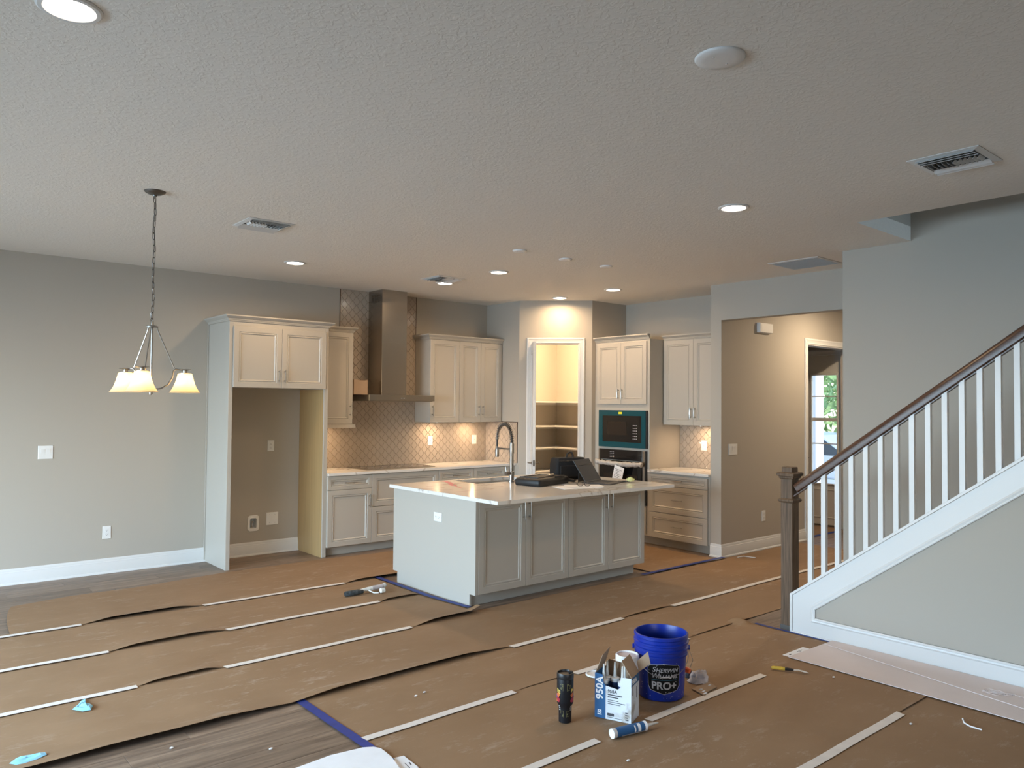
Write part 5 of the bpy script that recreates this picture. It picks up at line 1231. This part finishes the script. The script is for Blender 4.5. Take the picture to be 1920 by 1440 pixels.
# --- crumpled rag and cardboard scrap
def blob(name, label, cat, c, r, hh, material, seed, n=22, k=14):
    m = MB(); rg2 = random.Random(seed)
    vs = []
    for i in range(k + 1):
        th_ = math.pi / 2 * i / k
        ring = []
        for j in range(n):
            a = 2 * math.pi * j / n; q = 1 + .55 * (vn(math.cos(a) * 1.7 + seed, math.sin(a) * 1.7 + i * .25) - .5) + .45 * (vn(math.cos(a) * 4 + seed * 2, math.sin(a) * 4 + i * .8) - .5)
            ring.append((r[0] * math.cos(a) * math.cos(th_) * q, r[1] * math.sin(a) * math.cos(th_) * q, hh * math.sin(th_) * (.65 + .7 * vn(a * 1.5 + seed, i * .6))))
        vs.append(ring)
    m.rings(vs)
    return tag(m.build(name, material, loc=c, smooth=50), label, cat)
rp = at(1306, 1280, 'z', .01)
blob('crumpled_rag', 'crumpled grey rag on the paper beside the blue bucket', 'rag', (rp.x + .05, rp.y + .02, .006), (.075, .055), .055, 'rag', 3)
rp2 = at(1288, 1272, 'z', .01)
blob('crumpled_rag', 'dark twisted cloth strip between the blue bucket and the grey rag', 'rag', (rp2.x + .045, rp2.y + .012, .006), (.030, .028), .035, 'rag_dark', 8)
P = [at(x, y, 'z', .012) for x, y in ((1297, 1291), (1330, 1279), (1344, 1288), (1326, 1297), (1321, 1304))]
t = thing('cardboard_scrap', 'torn brown cardboard scrap with white caulk marks beside the rag', 'cardboard', (0, 0, 0))
MB().prism([(p.x, p.y) for p in P], lambda a, b: (a, b, .0085), lambda a, b: (a, b, .0125)).build('scrap', 'cardboard', t)
for q in ((1311, 1293, 1317, 1292), (1316, 1297, 1322, 1295), (1319, 1300, 1326, 1299), (1328, 1285, 1333, 1284)):
    a, b = at(q[0], q[1], 'z', .0145), at(q[2], q[3], 'z', .0145); MB().tube([a, (a + b) / 2, b], [.002, .004, .002], 6).build('caulk_smear', 'paper_white', t)
orp = bk.location; a = LA + 1.72
MB().tube([((br(.2) + .006) * math.cos(a), (br(.2) + .006) * math.sin(a), .138), ((br(.2) + .026) * math.cos(a - .12), (br(.2) + .026) * math.sin(a - .12), .132)], [.017, .014], 12).build('orange_clip', 'orange', bk)
# --- yellow handled scraper
k0, k1 = at(1446, 1253, 'z', .012), at(1517, 1261, 'z', .012); az = math.atan2(k1.y - k0.y, k1.x - k0.x); L = (k1 - k0).length
kn = thing('putty_knife', 'small scraper with a worn yellow and black handle near the white boards', 'scraper', (k0.x, k0.y, .0072), az)
MB().tube([(0, 0, .011), (.01, 0, .011), (.06, 0, .012), (.085, 0, .010)], [.006, .011, .0115, .009], 10).build('grip', 'knife_yellow', kn, smooth=50)
MB().tube([(.080, 0, .010), (.095, 0, .011), (.135, 0, .010)], [.009, .0105, .008], 10).build('ferrule', 'black_plastic', kn, smooth=50)
MB().add([(.13, -.008, .009), (.165, -.012, .012), (.200, -.016, .007), (L, -.004, .002), (.205, .006, .007), (.165, .010, .012), (.13, .008, .009), (.13, -.008, .0105), (.165, -.012, .0135), (.200, -.016, .0085), (L, -.004, .0035), (.205, .006, .0085), (.165, .010, .0135), (.13, .008, .0105)],
         [(0, 1, 5, 6), (1, 2, 4, 5), (2, 3, 4), (7, 13, 12, 8), (8, 12, 11, 9), (9, 11, 10)] + [(i, (i + 1) % 7, 7 + (i + 1) % 7, 7 + i) for i in range(7)]).build('blade', 'pot_white', kn)
# --- paint tool near the island
k0, k1 = at(646, 1117, 'z', .02), at(727, 1106, 'z', .02); az = math.atan2(k1.y - k0.y, k1.x - k0.x); L = (k1 - k0).length
pb = thing('paint_tool', 'paint-splattered roller tool with dark handle and white frame near the island', 'paint tool', (k0.x, k0.y, .0095), az)
MB().tube([(0, 0, .024), (.01, 0, .024), (L * .30, 0, .027), (L * .42, 0, .026)], [.016, .023, .024, .016], 12).build('grip', 'tool_dark', pb, smooth=50)
MB().tube([(L * .36, .01, .034), (L * .55, .02, .036), (L * .68, .035, .034)], [.012, .018, .020], 10).tube([(L * .55, .0, .03), (L * .62, -.05, .014), (L * .72, -.06, .012)], .006, 8).build('frame', 'pot_white', pb, smooth=50)
MB().tube([(L * .66, .03, .035), (L * .93, .045, .038)], .021, 14).build('roller_sleeve', 'rag', pb, smooth=50)
MB().tube([(L * .93, .05, .034), (L * 1.0, .062, .046)], [.022, .018], 10).build('end_cap', 'vent_white', pb)
MB().tube([(L * .77, -.055, .026), (L * .86, -.050, .026)], [.022, .022], 12).build('tape_roll', 'pot_white', pb)

# ================================================================== THINGS ON THE ISLAND
ZC = CT
def rot2(p, a): return (p[0] * math.cos(a) - p[1] * math.sin(a), p[0] * math.sin(a) + p[1] * math.cos(a))
# soft flat laptop bag
b0, b1, b2 = at(981, 909.5, 'z', ZC), at(1012, 913.5, 'z', ZC), at(1068, 905.5, 'z', ZC)
ax = (b2 - b1); L = ax.length; az = math.atan2(ax.y, ax.x)
lb = thing('laptop_bag', 'flat black laptop bag lying on the island counter by the faucet', 'bag', (b1.x, b1.y, ZC), az)
Wd, Hh = .30, .078
def bag_ring(i, z): r = .03; n = 4; return [(cx + (r) * math.cos(a), cy + r * math.sin(a), z) for cx, cy, a0 in ((L - r - i, Wd - r - i, 0), (r + i, Wd - r - i, 90), (r + i, r + i, 180), (L - r - i, r + i, 270)) for a in [R(a0 + 90 * k / n) for k in range(n + 1)]]
MB().rings([bag_ring(.006, .001), bag_ring(-.001, .014), bag_ring(-.001, Hh - .026), bag_ring(.008, Hh - .012), bag_ring(.03, Hh - .004), bag_ring(.10, Hh)]).build('bag_body', 'leather_black', lb, smooth=50)
MB().sweep([(.04, .05), (.04, Wd - .04), (L - .16, Wd - .04), (L - .16, .05)], [(0, Hh - .008), (.014, Hh - .008), (.014, Hh + .004), (0, Hh + .004)], lambda a, b, h: (a, b, h), closed=True).build('flap_edge', 'black_plastic', lb)
MB().tube([(L * .55, .02, Hh - .004), (L * .62, -.012, Hh + .004), (L * .75, -.015, Hh + .002), (L * .83, .02, Hh - .004)], .009, 8).build('carry_handle', 'leather_black', lb, smooth=50)
MB().tube([(L * .5, .10, Hh), (L * .58, .085, Hh + .012), (L * .68, .08, Hh + .012), (L * .74, .10, Hh)], .008, 8).build('buckle', 'nickel', lb, smooth=50)
MB().tube([(L - .02, .05, .03), (L + .03, -.02, .02), (L + .09, .0, .016), (L + .12, .06, .02), (L + .05, .08, .03)], .012, 8).build('shoulder_strap', 'fabric_black', lb, smooth=50)
MB().box(L * .63, L * .63 + .075, -.075, -.030, .001, .004).build('luggage_tag', 'label_grey', lb)
# upright bag
u0, u1 = at(1050, 899, 'z', ZC), at(1063, 906, 'z', ZC)
ub = thing('tool_bag', 'upright black briefcase bag with a top handle on the island counter', 'bag', (5.635, 5.715, ZC), R(-12))
hw_, hd_, hh_ = .185, .085, .225
def ub_ring(w_, d_, z, r=.03): n = 4; return [(sx_ * (w_ - r) + r * math.cos(a), sy_ * (d_ - r) + r * math.sin(a), z) for sx_, sy_, a0 in ((1, 1, 0), (-1, 1, 90), (-1, -1, 180), (1, -1, 270)) for a in [R(a0 + 90 * k / n) for k in range(n + 1)]]
MB().rings([ub_ring(hw_ - .004, hd_ - .004, .001), ub_ring(hw_, hd_, .012), ub_ring(hw_ - .002, hd_ - .002, hh_ * .7), ub_ring(hw_ - .010, hd_ - .014, hh_ - .012), ub_ring(hw_ - .018, hd_ - .022, hh_)]).build('bag_body', 'fabric_black', ub, smooth=40)
MB().tube([(-hw_ + .02, -hd_ - .001, hh_ - .03), (hw_ - .02, -hd_ - .001, hh_ - .03)], .004, 6).build('zip', 'black_plastic', ub)
MB().box(-hw_ + .03, hw_ - .03, -hd_ - .018, -hd_ + .002, .03, .15).build('front_pocket', 'fabric_black', ub, bevel=.01)
MB().tube([(-.02, 0, hh_ - .005), (-.012, 0, hh_ + .035), (.01, 0, hh_ + .052), (.045, 0, hh_ + .05), (.058, 0, hh_ + .02), (.056, 0, hh_ - .005)], .011, 8).build('carry_handle', 'leather_black', ub, smooth=50)
# tablet with keyboard cover, opened towards the hall side
lp_ = thing('tablet_computer', 'black tablet propped open on a grey keyboard cover on the island', 'tablet', (5.664, 5.215, ZC), R(19))
MB().box(-.185, .185, -.135, .135, .001, .009).build('keyboard_cover', 'keyboard', lp_, bevel=.003)
ks = MB()
for r_ in range(5):
    for c in range(13): ks.box(-.165 + c * .0255, -.144 + c * .0255, -.035 + r_ * .030, -.010 + r_ * .030, .009, .0105)
tag(ks.build('keys', 'black_plastic', lp_), kind='stuff')
MB().box(-.055, .055, -.120, -.055, .009, .0095).build('touchpad', 'black_plastic', lp_)
TM = Matrix.Translation((0, .128, .010)) @ Matrix.Rotation(R(-34), 4, 'X')
scr = MB().box(-.185, .185, -.004, .004, 0, .255).xf(TM).build('tablet_body', 'black_plastic', lp_, bevel=.002)
MB().box(-.175, .175, -.0046, -.0038, .010, .245).xf(TM).build('screen', 'screen', scr)
MB().box(-.12, .12, -.001, .001, 0, .17).xf(Matrix.Translation((0, .245, .002)) @ Matrix.Rotation(R(6), 4, 'X')).build('kickstand', 'black_plastic', lp_)
# papers, glasses, rose, marker marks
pp = thing('paper_sheets', 'loose white printed drawings spread under the glasses on the island', 'papers', (5.15, 5.10, ZC), R(-12))
MB().prism([(-.22, -.12), (.20, -.14), (.22, .10), (-.20, .13)], lambda a, b: (a, b, .0008), lambda a, b: (a, b, .0020 + .003 * vn(a * 5, b * 5))).build('sheet', 'paper_white', pp)
MB().prism([(-.12, -.02), (.24, -.10), (.29, .06), (-.06, .14)], lambda a, b: (a, b, .0055), lambda a, b: (a, b, .0068)).build('sheet', 'paper_white', pp)
for i in range(4): MB().box(-.03 + .05 * i, .11 + .03 * i, -.03 + .028 * i, -.027 + .028 * i, .0069, .0073).build('print_line', 'label_grey', pp)
gl = thing('eyeglasses', 'black-framed eyeglasses resting on the papers on the island', 'glasses', (5.225, 5.085, ZC + .0075), R(-40))
def lens_ring(c):
    return [(c + .025 * math.copysign(abs(math.cos(a)) ** .6, math.cos(a)), .0, .019 + .018 * math.copysign(abs(math.sin(a)) ** .7, math.sin(a))) for a in [2 * math.pi * k / 24 for k in range(24)]]
for c in (-.034, .034):
    MB().tube(lens_ring(c), .0028, 6, closed=True).build('rim', 'black_plastic', gl, smooth=60)
    MB().add(lens_ring(c), [tuple(range(24))]).build('lens', 'lens_clear', gl)
MB().tube([(-.010, 0, .027), (0, -.002, .030), (.010, 0, .027)], .0026, 6).build('bridge', 'black_plastic', gl)
for s in (-1, 1): MB().tube([(s * .060, 0, .030), (s * .066, .006, .030), (s * .066, .10, .022), (s * .060, .138, .004)], .0024, 6).build('temple', 'black_plastic', gl)
rs = thing('white_rose', 'small cream artificial rose beside the tablet on the island', 'flower', (5.905, 5.100, ZC))
for k in range(4):
    m = MB(); n = 5 if k else 3
    for j in range(n):
        a0 = 2 * math.pi * j / n + k * .7; r0, r1, z0, z1 = .004 + .006 * k, .010 + .011 * k, .010, .056 - .006 * k
        m.grid(lambda u, v: ((r0 + (r1 - r0) * math.sin(v * 1.5)) * math.cos(a0 + (u - .5) * 2.2 * (6.283 / n) * .6), (r0 + (r1 - r0) * math.sin(v * 1.5)) * math.sin(a0 + (u - .5) * 2.2 * (6.283 / n) * .6), z0 + (z1 - z0) * v - .010 * (abs(u - .5) * 2) ** 2 * v), 5, 4)
    m.build('petal_whorl', 'rose', rs, smooth=60)
MB().tube([(-.005, 0, .012), (-.04, .05, .010), (-.08, .09, .008)], .008, 6).build('stem', 'black_plastic', rs)
pk = thing('marker_scribble', 'faint pink marking on the island counter beside the sink', 'mark', (0, 0, ZC))
pkn = [0]
def pkz(pts, w_):
    pkn[0] += .00025
    P = [at(x, y, 'z', ZC) for x, y in pts]; m = MB()
    for a, b in zip(P[:-1], P[1:]):
        d = (b - a).normalized(); n = Vector((-d.y, d.x, 0)) * w_
        m.add([(a.x + n.x, a.y + n.y, .0004 + pkn[0]), (a.x - n.x, a.y - n.y, .0004 + pkn[0]), (b.x - n.x, b.y - n.y, .0004 + pkn[0]), (b.x + n.x, b.y + n.y, .0004 + pkn[0])], [(0, 1, 2, 3)])
    m.build('stroke', 'pink_mark', pk)
pkz([(832, 902), (840, 904), (847, 907)], .028); pkz([(842, 905), (849, 911)], .020); pkz([(850, 910), (854, 908.5), (855, 912), (866, 915.5)], .008)
